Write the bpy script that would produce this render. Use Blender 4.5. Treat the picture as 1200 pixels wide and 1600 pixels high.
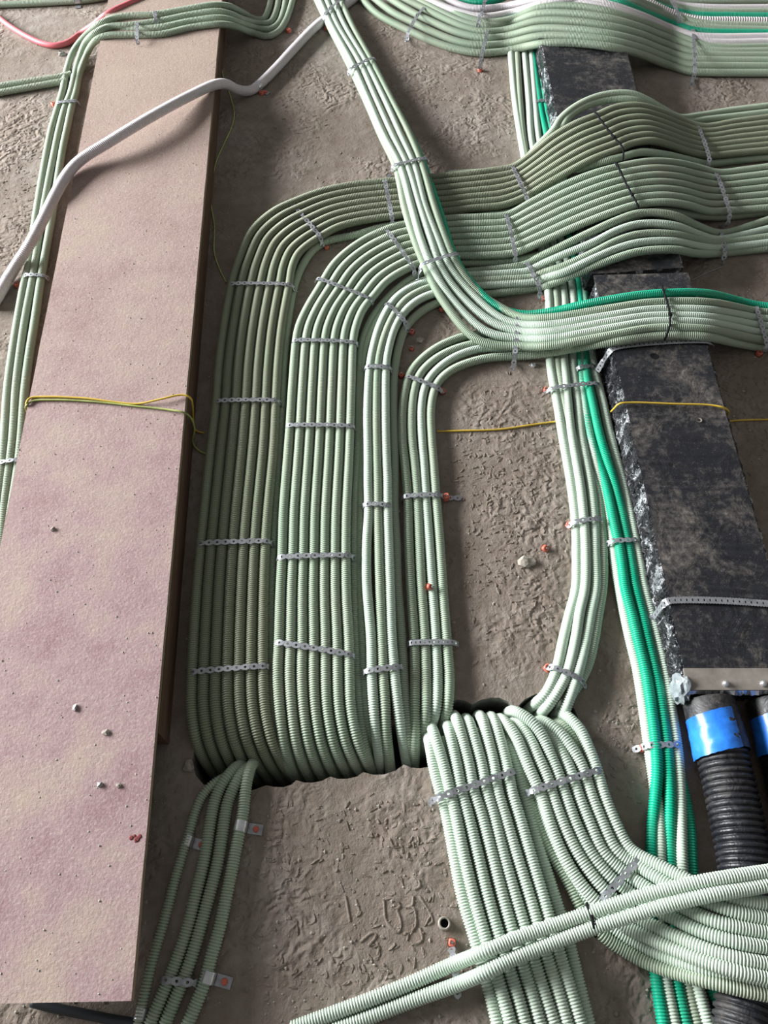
import bpy, bmesh, math, random
import numpy as np
from mathutils import Vector

random.seed(7); np.random.seed(7)
for o in list(bpy.data.objects): bpy.data.objects.remove(o)
C = bpy.context.scene.collection

# ------------------------------------------------------------------ camera, light, exposure
CAM_H, PITCH, F_PX = 1.65, math.radians(59.0), 1203.0
cam_d = bpy.data.cameras.new('camera'); cam = bpy.data.objects.new('camera', cam_d); C.objects.link(cam)
cam.location = (0, 0, CAM_H); cam.rotation_euler = (math.pi/2 - PITCH, 0, 0)
cam_d.sensor_fit = 'VERTICAL'; cam_d.sensor_height = 32.0; cam_d.lens = F_PX/1600*32.0
cam_d.clip_start = .02
bpy.context.scene.camera = cam

vs = bpy.context.scene.view_settings
vs.view_transform = 'Standard'; vs.look = 'None'; vs.gamma = 1.0; vs.use_curve_mapping = False
vs.exposure = 0.32

wd = bpy.data.worlds.new('world'); bpy.context.scene.world = wd; wd.use_nodes = True
bgn = wd.node_tree.nodes['Background']; bgn.inputs['Color'].default_value = (1.0, .985, .94, 1); bgn.inputs['Strength'].default_value = .20

def area(name, loc, target, sx, sy, power, col):
    d = bpy.data.lights.new(name, 'AREA'); d.shape = 'RECTANGLE'; d.size = sx; d.size_y = sy; d.energy = power; d.color = col
    o = bpy.data.objects.new(name, d); C.objects.link(o); o.location = loc
    o.rotation_euler = (Vector(target) - Vector(loc)).to_track_quat('-Z', 'Y').to_euler()
    return o
area('window_light', (-8.0, 3.8, 2.75), (0, 1.1, 0), 6.5, 2.2, 2600, (.985, 1.0, .985))

# ------------------------------------------------------------------ a photo pixel seen on the plane of height z -> the real point
CP, SP = math.cos(PITCH), math.sin(PITCH)
def P(px, py, z=0.0):
    u = (px - 600)/F_PX; v = (800 - py)/F_PX
    d = (u, CP + SP*v, -SP + CP*v)
    t = (z - CAM_H)/d[2]
    return np.array([d[0]*t, d[1]*t, z])
def pxm(p):                                   # pixels per metre at a point
    dep = p[..., 1]*CP + (CAM_H - p[..., 2])*SP
    return F_PX/dep

# ------------------------------------------------------------------ materials
def mat(name, rough=.6, metallic=0.0, spec=.5):
    m = bpy.data.materials.new(name); m.use_nodes = True
    b = m.node_tree.nodes['Principled BSDF']
    b.inputs['Roughness'].default_value = rough; b.inputs['Metallic'].default_value = metallic
    b.inputs['Specular IOR Level'].default_value = spec
    return m, m.node_tree, b
def N(t, typ, **kw):
    n = t.nodes.new(typ)
    for k, v in kw.items():
        if hasattr(n, k): setattr(n, k, v)
        else: n.inputs[k.replace('_', ' ')].default_value = v
    return n
def coords(t, kind='Object'):
    return N(t, 'ShaderNodeTexCoord').outputs[kind]
def noise(t, co, scale, detail=4, rough=.6, dist=0.0):
    n = N(t, 'ShaderNodeTexNoise', Scale=scale, Detail=detail, Roughness=rough, Distortion=dist); t.links.new(co, n.inputs['Vector']); return n.outputs['Fac']
def ramp(t, fac, stops):
    r = N(t, 'ShaderNodeValToRGB'); e = r.color_ramp.elements
    while len(e) < len(stops): e.new(.5)
    for i, (p, c) in enumerate(stops):
        e[i].position = p; e[i].color = (*c, 1) if len(c) == 3 else c
    t.links.new(fac, r.inputs['Fac']); return r.outputs['Color']
def mix(t, fac, a, b, mode='MIX'):
    m = N(t, 'ShaderNodeMix', data_type='RGBA', blend_type=mode)
    if isinstance(fac, (int, float)): m.inputs[0].default_value = fac
    else: t.links.new(fac, m.inputs[0])
    for s, i in ((a, 6), (b, 7)):
        if isinstance(s, tuple): m.inputs[i].default_value = (*s, 1)
        else: t.links.new(s, m.inputs[i])
    return m.outputs[2]
def bump(t, b, h, strength, dist, prev=None):
    n = N(t, 'ShaderNodeBump', Strength=strength, Distance=dist); t.links.new(h, n.inputs['Height'])
    if prev is not None: t.links.new(prev, n.inputs['Normal'])
    t.links.new(n.outputs['Normal'], b.inputs['Normal']); return n.outputs['Normal']
def fl(t, a, op, b):
    m = N(t, 'ShaderNodeMath', operation=op)
    for s, i in ((a, 0), (b, 1)):
        if isinstance(s, (int, float)): m.inputs[i].default_value = s
        else: t.links.new(s, m.inputs[i])
    return m.outputs[0]

def conduit_mat(name, c1, c2, dust=(.42, .38, .31), amt=.35, rough=.5):
    m, t, b = mat(name, rough, 0, .4)
    co = coords(t)
    n1 = noise(t, co, 5, 3); n2 = noise(t, co, 60, 4, .65)
    rnd = N(t, 'ShaderNodeObjectInfo').outputs['Random']
    base = mix(t, rnd, c1, c2)
    d = ramp(t, fl(t, n1, 'ADD', fl(t, n2, 'MULTIPLY', .5)), [(.62, (0, 0, 0)), (1.0, (amt,)*3)])
    t.links.new(mix(t, d, base, dust), b.inputs['Base Color'])
    return m
M = {}
M['green'] = conduit_mat('pale green conduit plastic', (.29, .37, .28), (.345, .43, .335))
M['dusty'] = conduit_mat('dusty shade-darkened green conduit plastic', (.205, .24, .165), (.235, .27, .19), dust=(.20, .17, .13), amt=.4)  # dust, plus the board's shade put into a darker base colour
M['mint'] = conduit_mat('lighter mint conduit plastic', (.46, .565, .48), (.52, .62, .53), amt=.15)
M['emerald'] = conduit_mat('emerald conduit plastic', (.0, .36, .215), (.004, .40, .245), amt=.1, rough=.4)
M['white'] = conduit_mat('white conduit plastic', (.68, .63, .67), (.72, .68, .71), amt=.2)
M['pink'] = conduit_mat('pink hose', (.62, .13, .16), (.62, .13, .16), amt=.2)

def m_floor():
    m, t, b = mat('dusty concrete', .95, 0, .15)
    co = coords(t)
    a = noise(t, co, 2.2, 5, .6); f = noise(t, co, 22, 6, .7, .3); g = noise(t, co, 160, 3, .6)
    col = ramp(t, a, [(.3, (.19, .155, .13)), (.5, (.25, .212, .185)), (.72, (.31, .278, .255))])
    col = mix(t, ramp(t, f, [(.36, (.5, .5, .5)), (.62, (0, 0, 0))]), col, (.15, .112, .088))
    col = mix(t, ramp(t, g, [(.58, (0, 0, 0)), (.8, (.35, .35, .35))]), col, (.36, .33, .30))
    t.links.new(col, b.inputs['Base Color'])
    vo = N(t, 'ShaderNodeTexVoronoi', Scale=55.0); vo.feature = 'SMOOTH_F1'
    wob = N(t, 'ShaderNodeVectorMath', operation='ADD'); nz = N(t, 'ShaderNodeTexNoise', Scale=14.0, Detail=3.0)
    sc = N(t, 'ShaderNodeVectorMath', operation='SCALE'); sc.inputs['Scale'].default_value = .09
    t.links.new(co, nz.inputs['Vector']); t.links.new(nz.outputs['Color'], sc.inputs[0]); t.links.new(co, wob.inputs[0]); t.links.new(sc.outputs[0], wob.inputs[1])
    t.links.new(wob.outputs[0], vo.inputs['Vector'])
    patch = ramp(t, noise(t, co, 3.3, 3), [(.42, (0, 0, 0)), (.62, (1, 1, 1))])
    h = fl(t, fl(t, vo.outputs['Distance'], 'MULTIPLY', patch), 'ADD', fl(t, f, 'MULTIPLY', .55))
    n1 = bump(t, b, h, .9, .011)
    bump(t, b, noise(t, co, 240, 4, .7), .5, .0018, n1)
    return m
M['floor'] = m_floor()
def m_board():
    m, t, b = mat('dusty reddish plywood film', .8, 0, .25)
    co = coords(t)
    a = noise(t, co, 4.5, 5, .65); f = noise(t, co, 45, 6, .75); g = noise(t, co, 170, 3, .6)
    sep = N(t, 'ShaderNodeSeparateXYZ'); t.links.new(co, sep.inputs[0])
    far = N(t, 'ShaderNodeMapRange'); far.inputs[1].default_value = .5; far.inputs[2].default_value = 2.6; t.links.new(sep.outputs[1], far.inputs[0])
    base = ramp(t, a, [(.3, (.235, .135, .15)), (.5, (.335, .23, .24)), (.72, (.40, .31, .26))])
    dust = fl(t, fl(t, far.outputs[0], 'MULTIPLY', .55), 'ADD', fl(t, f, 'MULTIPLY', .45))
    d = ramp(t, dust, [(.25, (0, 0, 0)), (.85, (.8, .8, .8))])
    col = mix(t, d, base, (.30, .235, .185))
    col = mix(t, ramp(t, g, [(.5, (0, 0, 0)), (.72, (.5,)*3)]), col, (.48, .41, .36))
    t.links.new(col, b.inputs['Base Color'])
    n1 = bump(t, b, f, .45, .003)
    bump(t, b, noise(t, co, 150, 4, .7), .55, .0016, n1)
    return m
M['board'] = m_board()
def m_wood(name, c1, c2):
    m, t, b = mat(name, .8, 0, .2)
    co = coords(t); mp = N(t, 'ShaderNodeMapping'); mp.inputs['Scale'].default_value = (40, 2.5, 40); t.links.new(co, mp.inputs[0])
    t.links.new(ramp(t, noise(t, mp.outputs[0], 2, 5), [(.3, c1), (.7, c2)]), b.inputs['Base Color']); return m
M['ply_edge'] = m_wood('plywood edge', (.20, .15, .11), (.36, .28, .20))
M['wood'] = m_wood('brown timber', (.10, .06, .042), (.16, .10, .07))
def m_film(name, dusty, bscale, bdist, rough):
    m, t, b = mat(name, rough, 0, .55)
    co = coords(t)
    a = noise(t, co, 6, 6, .7, .4); f = noise(t, co, 50, 6, .75); s = noise(t, co, 300, 2)
    k = fl(t, fl(t, a, 'MULTIPLY', .6), 'ADD', fl(t, f, 'MULTIPLY', .5))
    d = ramp(t, k, [(.53, (0, 0, 0)), (.64, (.3*dusty,)*3), (.76, (dusty,)*3)])
    d2 = ramp(t, s, [(.66, (0, 0, 0)), (.76, (.5*dusty,)*3)])
    col = mix(t, d, (.011, .0115, .016), (.23, .20, .175)); col = mix(t, d2, col, (.4, .38, .36))
    t.links.new(col, b.inputs['Base Color'])
    t.links.new(ramp(t, k, [(.45, (rough,)*3), (.75, (.85,)*3)]), b.inputs['Roughness'])
    w = noise(t, co, bscale, 4, .6, 1.2)
    if rough < .2: w = fl(t, fl(t, fl(t, w, 'SUBTRACT', .5), 'ABSOLUTE', 0), 'POWER', .6)
    n1 = bump(t, b, w, .8, bdist)
    return m
M['film_top'] = m_film('dusty black film', .9, 14, .006, .42)
M['film_side'] = m_film('crumpled glossy black film', .12, 30, .05, .13)
t = M['film_side'].node_tree; b = t.nodes['Principled BSDF']; co = coords(t)
glint_mk = ramp(t, fl(t, noise(t, co, 16, 6, .8, 1.0), 'ADD', fl(t, noise(t, co, 70, 4, .7), 'MULTIPLY', .25)), [(.66, (0, 0, 0)), (.69, (1, 1, 1))])  # bright metallic patches painted in as glints on the crumpled film
old = b.inputs['Base Color'].links[0].from_socket
t.links.new(mix(t, glint_mk, old, (.50, .52, .56)), b.inputs['Base Color']); t.links.new(fl(t, glint_mk, 'MULTIPLY', .75), b.inputs['Metallic'])
M['plate'] = m_film('dusty dark sheet', 1.3, 20, .003, .55)
def m_plain(name, col, rough=.5, metallic=0.0, var=.12, scale=30):
    m, t, b = mat(name, rough, metallic)
    co = coords(t); n = noise(t, co, scale, 4, .65)
    lo = tuple(c*(1-var) for c in col); hi = tuple(min(1, c*(1+var)) for c in col)
    t.links.new(ramp(t, n, [(.3, lo), (.7, hi)]), b.inputs['Base Color']); return m
M['galv'] = m_plain('galvanised steel', (.36, .37, .405), .46, .7, .25, 90)
M['cap'] = m_plain('dusty grey sheet metal', (.27, .24, .215), .6, .25, .25, 25)
M['foil'] = m_plain('crumpled silver foil', (.62, .63, .66), .3, .8, .2, 40)
M['tie'] = m_plain('black nylon', (.008, .008, .01), .8); M['tie'].node_tree.nodes['Principled BSDF'].inputs['Specular IOR Level'].default_value = .12
M['pipe'] = m_film('dusty black corrugated pipe', .35, 30, .004, .35)
M['blue'] = m_plain('blue tape', (.02, .16, .62), .3, 0, .45, 18)
M['greytape'] = m_film('dusty grey adhesive tape', 1.0, 20, .003, .5)
M['orange'] = m_plain('orange red plastic', (.56, .13, .085), .5, 0, .2)
M['pin'] = m_plain('steel pin', (.35, .34, .34), .4, .9)
M['yellow'] = m_plain('yellow wire insulation', (.62, .42, .05), .45, 0, .2, 12)
M['wire_green'] = m_plain('yellow green wire insulation', (.34, .40, .12), .45, 0, .35, 14)
M['cable'] = m_plain('dark rubber cable', (.02, .024, .03), .5)
M['stone'] = m_plain('grey mortar chunk', (.30, .27, .235), .95, 0, .3, 60)
M['clear'] = m_plain('cloudy plastic', (.24, .27, .29), .3, 0, .3, 50)
M['shaft'] = m_plain('cut concrete', (.16, .15, .14), .9, 0, .3, 40)
M['red_mark'] = m_plain('dried red paint', (.14, .022, .022), .8)

# ------------------------------------------------------------------ mesh helpers
def link_mesh(name, V, Fq, m, parent=None, smooth=True):
    me = bpy.data.meshes.new(name)
    me.from_pydata([tuple(map(float, v)) for v in V], [], [tuple(f) for f in Fq]); me.update()
    if smooth: me.polygons.foreach_set('use_smooth', [True]*len(me.polygons))
    me.materials.append(m)
    o = bpy.data.objects.new(name, me); C.objects.link(o)
    if parent: o.parent = parent
    return o
def quad_mesh(name, V, Q, m, parent=None):
    me = bpy.data.meshes.new(name); nv, nf = len(V), len(Q)
    me.vertices.add(nv); me.vertices.foreach_set('co', V.astype(np.float32).ravel())
    me.loops.add(nf*4); me.loops.foreach_set('vertex_index', Q.astype(np.int32).ravel())
    me.polygons.add(nf); me.polygons.foreach_set('loop_start', np.arange(0, nf*4, 4, dtype=np.int32))
    me.polygons.foreach_set('use_smooth', np.ones(nf, dtype=bool))
    me.update(calc_edges=True); me.materials.append(m)
    o = bpy.data.objects.new(name, me); C.objects.link(o)
    if parent: o.parent = parent
    return o
def tag(o, label, cat, group=None, kind=None):
    if label: o['label'] = label
    if cat: o['category'] = cat
    if group: o['group'] = group
    if kind: o['kind'] = kind
    return o
def empty(name, loc):
    o = bpy.data.objects.new(name, None); C.objects.link(o); o.location = tuple(loc); o.empty_display_size = .03; return o
def shift(o, e):                              # world-built part under an Empty
    o.parent = e; o.matrix_parent_inverse.identity(); o.location = -Vector(e.location); return o

def spline(pts, step=.004):
    p = np.asarray(pts, float); n = len(p)
    if n == 2:
        k = max(2, int(np.linalg.norm(p[1]-p[0])/step)); return p[0] + (p[1]-p[0])*np.linspace(0, 1, k)[:, None]
    q = np.vstack([2*p[0]-p[1], p, 2*p[-1]-p[-2]])
    out = []
    for i in range(1, n):
        p0, p1, p2, p3 = q[i-1], q[i], q[i+1], q[i+2]
        t0 = 0; t1 = t0+max(1e-6, np.linalg.norm(p1-p0))**.5; t2 = t1+max(1e-6, np.linalg.norm(p2-p1))**.5; t3 = t2+max(1e-6, np.linalg.norm(p3-p2))**.5
        k = max(3, int(np.linalg.norm(p2-p1)/step)); t = np.linspace(t1, t2, k, endpoint=(i == n-1))[:, None]
        a1 = (t1-t)/(t1-t0)*p0+(t-t0)/(t1-t0)*p1; a2 = (t2-t)/(t2-t1)*p1+(t-t1)/(t2-t1)*p2; a3 = (t3-t)/(t3-t2)*p2+(t-t2)/(t3-t2)*p3
        b1 = (t2-t)/(t2-t0)*a1+(t-t0)/(t2-t0)*a2; b2 = (t3-t)/(t3-t1)*a2+(t-t1)/(t3-t1)*a3
        out.append((t2-t)/(t2-t1)*b1+(t-t1)/(t2-t1)*b2)
    return np.vstack(out)
def smooth_path(pts, it=2, w=.012):
    s = spline(pts, .004)
    L = np.r_[0, np.cumsum(np.linalg.norm(np.diff(s, axis=0), axis=1))]
    u = np.arange(0, L[-1], .004); s = np.stack([np.interp(u, L, s[:, i]) for i in range(3)], 1)
    k = max(1, int(w/.004))
    for _ in range(it):
        pad = np.vstack([np.repeat(s[:1], k, 0), s, np.repeat(s[-1:], k, 0)])
        c = np.cumsum(np.vstack([np.zeros((1, 3)), pad]), 0)
        s2 = (c[2*k+1:]-c[:-2*k-1])/(2*k+1); s2[0], s2[-1] = s[0], s[-1]; s = s2
    L = np.r_[0, np.cumsum(np.linalg.norm(np.diff(s, axis=0), axis=1))]
    return s, L
def frames(p):
    T = np.gradient(p, axis=0); T /= np.linalg.norm(T, axis=1)[:, None]+1e-12
    up = np.array([0, 0, 1.0])
    A = np.cross(T, up); la = np.linalg.norm(A, axis=1)
    bad = la < .2
    for i in np.where(bad)[0]:
        j = i-1 if i > 0 else i
        A[i] = A[j] - T[i]*np.dot(A[j], T[i]) if i > 0 else np.cross(T[i], [0, 1, .1])
        la[i] = np.linalg.norm(A[i]); A[i] /= la[i]; la[i] = 1
    A /= np.linalg.norm(A, axis=1)[:, None]
    for i in range(1, len(A)):
        if np.dot(A[i], A[i-1]) < 0: A[i] = -A[i]
    B = np.cross(A, T)
    return T, A, B
TRI = [0]
def tube_mesh(name, s, L, u, rad, sides, m, parent=None, cap=False):
    p = np.stack([np.interp(u, L, s[:, i]) for i in range(3)], 1)
    T, A, B = frames(s)
    Ai = np.stack([np.interp(u, L, A[:, i]) for i in range(3)], 1); Bi = np.stack([np.interp(u, L, B[:, i]) for i in range(3)], 1)
    Ai /= np.linalg.norm(Ai, axis=1)[:, None]; Bi /= np.linalg.norm(Bi, axis=1)[:, None]
    th = np.linspace(0, 2*math.pi, sides, endpoint=False)+.3
    V = p[:, None] + (Ai[:, None]*np.cos(th)[None, :, None]+Bi[:, None]*np.sin(th)[None, :, None])*rad[:, None, None]
    n = len(u); V = V.reshape(-1, 3)
    i = np.arange(n-1)[:, None]*sides; j = np.arange(sides)[None]; j2 = (j+1) % sides
    Q = np.stack([i+j, i+j2, i+sides+j2, i+sides+j], -1).reshape(-1, 4)
    if cap:
        c0 = len(V); V = np.vstack([V, p[:1], p[-1:]])
        e = np.array([[c0, k+1 if k+1 < sides else 0, k, k] for k in range(sides)])
        # caps as narrow inner rings keep every face a quad
        V = V[:c0]
        r0 = p[0]+(V[:sides]-p[0])*.72; r1 = p[-1]+(V[-sides:]-p[-1])*.72
        V = np.vstack([V, r0, r1]); b = (n-1)*sides
        Q0 = np.stack([j[0], c0+j[0], c0+j2[0], j2[0]], -1); Q1 = np.stack([b+j[0], b+j2[0], c0+sides+j2[0], c0+sides+j[0]], -1)
        Q = np.vstack([Q, Q0, Q1])
    TRI[0] += 2*len(Q)
    return quad_mesh(name, V, Q, m, parent)
def conduit(name, pts, r, m, pitch=.0052, sides=8, depth=.0023, parent=None, cap=False, near=640, w=.012):
    """pts are world points: a ribbed tube, real grooves all along"""
    s, L = smooth_path(pts, 2, w)
    nr = int(L[-1]/pitch)
    k = np.arange(nr); mid = np.stack([np.interp((k+.5)*pitch, L, s[:, i]) for i in range(3)], 1)
    u, rad = [], []
    for q in range(nr):
        b = q*pitch
        u += [b, b+.22*pitch, b+.36*pitch, b+.86*pitch]; rad += [r-depth, r-depth, r, r]
    return tube_mesh(name, s, L, np.array(u), np.array(rad), sides, m, parent, cap)
def plain_tube(name, pts, r, m, sides=8, step=.012, parent=None, w=.008, cap=False):
    s, L = smooth_path(pts, 1, w)
    u = np.linspace(0, L[-1], max(3, int(L[-1]/step)))
    rr = np.full(len(u), r) if np.isscalar(r) else np.interp(u, np.linspace(0, L[-1], len(r)), r)
    return tube_mesh(name, s, L, u, rr, sides, m, parent, cap)
def pix(lst, z0=.0125):
    out, z = [], z0
    for q in lst:
        if len(q) > 2: z = q[2]
        out.append(P(q[0], q[1], z))
    return out
def dive(pts, at_start=True):                 # continues a run over the rim and down into the floor opening
    p = pts[::-1] if at_start else list(pts)
    t = p[-1]-p[-2]; t[2] = 0; t /= np.linalg.norm(t); z = np.array([0, 0, 1.0])
    p = list(p)+[p[-1]+t*.020-z*.010, p[-1]+t*.034-z*.032, p[-1]+t*.040-z*.07, p[-1]+t*.041-z*.14, p[-1]+t*.041-z*.24]
    return p[::-1] if at_start else p
ORD = ['first', 'second', 'third', 'fourth', 'fifth', 'sixth', 'seventh', 'eighth', 'ninth', 'tenth', 'eleventh', 'twelfth']

# ------------------------------------------------------------------ floor with the drilled opening
hole_px = [(300,1190),(306,1212),(318,1226),(345,1236),(375,1238),(397,1234),(416,1227),(428,1229.5),(443,1230),(455,1226),(463,1219),(475,1222.5),(488,1223),(503,1220),(516,1213.5),(528,1217),(542,1217),(557,1213.5),(568,1206.5),(583,1210.5),(600,1210),(618,1204),(631,1194.5),(643,1199.5),(657,1200.5),(670,1198),(684,1190),(706,1178),(740,1172),(790,1165),(840,1163),(876,1156),(900,1143),(905,1125),(897,1107),(883,1092),(862,1084),(837,1084),(820,1092.5),(805,1108),(795,1096.5),(781,1090.5),(766,1090),(751,1093.5),(738,1100.5),(728,1095),(715,1093),(700,1097),(686,1110),(655,1128),(600,1134),(500,1140),(400,1145),(325,1150),(305,1165)]
hp = [P(x, y, 0) for x, y in hole_px]
bm = bmesh.new()
ov = [bm.verts.new(c) for c in ((-4.5, -1.2, 0), (4.5, -1.2, 0), (4.5, 6.5, 0), (-4.5, 6.5, 0))]
hv = [bm.verts.new(tuple(p)) for p in hp]
ed = [bm.edges.new((a[i], a[(i+1) % len(a)])) for a in (ov, hv) for i in range(len(a))]
bmesh.ops.triangle_fill(bm, use_beauty=True, use_dissolve=False, edges=ed)
for f in bm.faces:
    if f.normal.z < 0: f.normal_flip()
dv = [bm.verts.new((p[0], p[1], -.28)) for p in hp]
for i in range(len(hv)):
    j = (i+1) % len(hv)
    f = bm.faces.new((hv[i], hv[j], dv[j], dv[i])); f.material_index = 1
f = bm.faces.new(dv); f.material_index = 1
bm.normal_update()
me = bpy.data.meshes.new('floor'); bm.to_mesh(me); bm.free()
me.materials.append(M['floor']); me.materials.append(M['shaft'])
fo = bpy.data.objects.new('floor', me); C.objects.link(fo); fo['kind'] = 'structure'

# ------------------------------------------------------------------ board cover
BZ = .105
def board_pt(x, y, z=BZ): return P(x, y, z)
b_far_l, b_far_r, b_near_r, b_near_l = P(180, -60), P(352, -60), P(205, 1564), P(-140, 1570)
b_far_l, b_far_r, b_near_r, b_near_l = [P(x, y, BZ) for x, y in ((181, -60), (352, -60), (205, 1564), (-142, 1571))]
bc = empty('board_cover', (b_near_r+b_near_l)/2*[1, 1, 0])
tag(bc, 'long dusty reddish plywood board lying over a timber frame at left', 'board')
def slab(name, quad, th, m_top, m_side, e, seg=24, wob=0.0):
    a, b, c, d = quad                          # far-left, far-right, near-right, near-left on the top face
    V, F, mi = [], [], []
    for i in range(seg+1):
        t = i/seg; l = a+(d-a)*t; r = b+(c-b)*t
        jl, jr = (random.uniform(-wob, wob), random.uniform(-wob, wob))
        l = l+np.array([jl, 0, 0]); r = r+np.array([jr, 0, 0]); dn = np.array([0, 0, th])
        V += [l, r, r-dn, l-dn]
    for i in range(seg):
        o, p = i*4, i*4+4
        F += [(o, p, p+1, o+1), (o+1, p+1, p+2, o+2), (o+3, o+2, p+2, p+3), (o, o+3, p+3, p)]; mi += [0, 1, 1, 1]
    F += [(0, 1, 2, 3), (seg*4, seg*4+3, seg*4+2, seg*4+1)]; mi += [1, 1]
    o = link_mesh(name, V, F, m_top, None, False); o.data.materials.append(m_side)
    o.data.polygons.foreach_set('material_index', mi)
    if e: shift(o, e)
    return o
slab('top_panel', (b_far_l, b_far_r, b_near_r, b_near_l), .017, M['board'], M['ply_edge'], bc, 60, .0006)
def lerp(a, b, t): return a+(b-a)*t
for side, (fa, ne) in enumerate(((b_far_r, P(247, 1142, BZ)), (b_far_l, b_near_l+(b_far_l-b_near_l)*.06))):
    inw = np.array([-.03 if side == 0 else .03, 0, 0]); dz = np.array([0, 0, .018])
    q = (fa+inw*.9-dz, fa+inw*.1-dz, ne+inw*.1-dz, ne+inw*.9-dz) if side == 0 else (fa+inw*.6-dz, fa+inw*1.4-dz, ne+inw*1.4-dz, ne+inw*.6-dz)
    slab('side_plank', q, BZ-.018, M['wood'], M['wood'], bc, 4)
nl, nr = lerp(b_near_l, b_far_l, .07), lerp(b_near_r, b_far_r, .07)
dz = np.array([0, 0, .018]); wy = np.array([0, .045, 0])
slab('cross_batten', (lerp(nl, nr, .05)-dz+wy, lerp(nl, nr, .8)-dz+wy, lerp(nl, nr, .8)-dz, lerp(nl, nr, .05)-dz), BZ-.018, M['wood'], M['wood'], bc, 1)
# red paint splash on the board
bmk = bmesh.new()
for x, y, r in ((205, 1309, .0045), (210, 1306, .003), (214, 1311, .006), (218, 1307, .0045), (212, 1314, .003)):
    c = P(x, y, BZ+.0006)
    bmesh.ops.create_cone(bmk, cap_ends=True, segments=9, radius1=r, radius2=r*.6, depth=.001, matrix=__import__('mathutils').Matrix.Translation(c))
me = bpy.data.meshes.new('paint_mark'); bmk.to_mesh(me); bmk.free(); me.materials.append(M['red_mark'])
o = bpy.data.objects.new('paint_mark', me); C.objects.link(o); shift(o, bc); o['label'] = 'dark red paint splash'

# ------------------------------------------------------------------ black wrapped ducts
def prism(name, corners, zt, zb, mt, ms, e, seg=30, rough=.0, spread=0.0, end=True):
    """top outline given as four points; side walls bulge like wrapped film"""
    a, b, c, d = corners; V, F, mi = [], [], []
    rows = [0, .03, .5, .97, 1.0]
    for i in range(seg+1):
        t = i/seg; l = a+(d-a)*t; r = b+(c-b)*t
        w = lambda: random.uniform(-rough, rough)
        V += [(l[0]-spread+w(), l[1], zb), (l[0]-spread*.6+w(), l[1], zb+(zt-zb)*.45), (l[0]-spread*.2+w(), l[1], zt-.004), (l[0]+.004, l[1], zt),
              (l[0]*.65+r[0]*.35, l[1]*.65+r[1]*.35, zt+w()*.4), (l[0]*.35+r[0]*.65, l[1]*.35+r[1]*.65, zt+w()*.4),
              (r[0]-.004, r[1], zt), (r[0]+spread*.2+w(), r[1], zt-.004), (r[0]+spread*.6+w(), r[1], zb+(zt-zb)*.45), (r[0]+spread+w(), r[1], zb)]
    for i in range(seg):
        o, p = i*10, i*10+10
        for k in range(9):
            F.append((o+k, p+k, p+k+1, o+k+1)); mi.append(0 if 2 < k < 6 else 1)
    F += [tuple(range(10))[::-1], tuple(seg*10+k for k in range(10))]; mi += [1, 1]
    o = link_mesh(name, V, F, mt, None, False); o.data.materials.append(ms); o.data.polygons.foreach_set('material_index', mi)
    return shift(o, e)
DZ = .10
ue = empty('upper_duct', P(915, 250, 0)); ue.name = 'wrapped_duct'
tag(ue, 'dusty black wrapped floor duct in the background passing under the green bundles', 'duct', 'black wrapped ducts')
prism('duct_body', [P(826, -20, .088), P(955, -20, .088), P(1068, 418, .088), P(922, 428, .088)], .088, 0, M['film_top'], M['film_side'], ue, 90, .003, .005)
le = empty('wrapped_duct', P(1060, 800, 0))
tag(le, 'large black film-wrapped floor duct at right with grey end cap', 'duct', 'black wrapped ducts')
cor = [P(933, 436, DZ), P(1076, 432, DZ), P(1254, 1062, DZ), P(1067.5, 1052, DZ)]
prism('duct_body', cor, DZ, 0, M['film_top'], M['film_side'], le, 130, .0035, .006)
# dusty sheet lapped over the joint
pq = [P(927, 430, DZ+.002), P(1075, 426, DZ+.002), P(1091, 478, DZ+.002), P(941, 486, DZ+.002)]
slab('joint_sheet', pq, .003, M['plate'], M['plate'], le, 6, .0015)
# end cap: top flange and front apron with torn foil edge
cq = [P(1068, 1044, DZ+.003), P(1255, 1044, DZ+.003), P(1262, 1078, DZ+.003), P(1073, 1078, DZ+.003)]
cap = empty('end_cap', (0, 0, 0)); 
capo = slab('end_cap', cq, .004, M['cap'], M['cap'], le, 2); bpy.data.objects.remove(cap)
V, F = [], []
a, b = P(1074, 1079, DZ+.001), P(1261, 1079, DZ+.001); n = 40
for i in range(n+1):
    q = a+(b-a)*i/n; dp = random.uniform(.006, .014)
    V += [q, q+np.array([random.uniform(-.002, .002), -.004-random.uniform(0, .004), -dp])]
    if i: F.append((2*i-2, 2*i-1, 2*i+1, 2*i))
fo_ = link_mesh('foil_edge', V, F, M['foil'], None, False); shift(fo_, le)
V, F = [], []
a, b = P(1073, 1074, DZ-.006), P(1261, 1074, DZ-.006)
back = link_mesh('end_wall', [a, b, (b[0], b[1], 0), (a[0], a[1], 0)], [(0, 1, 2, 3)], M['film_side'], None, False); shift(back, le)
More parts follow.
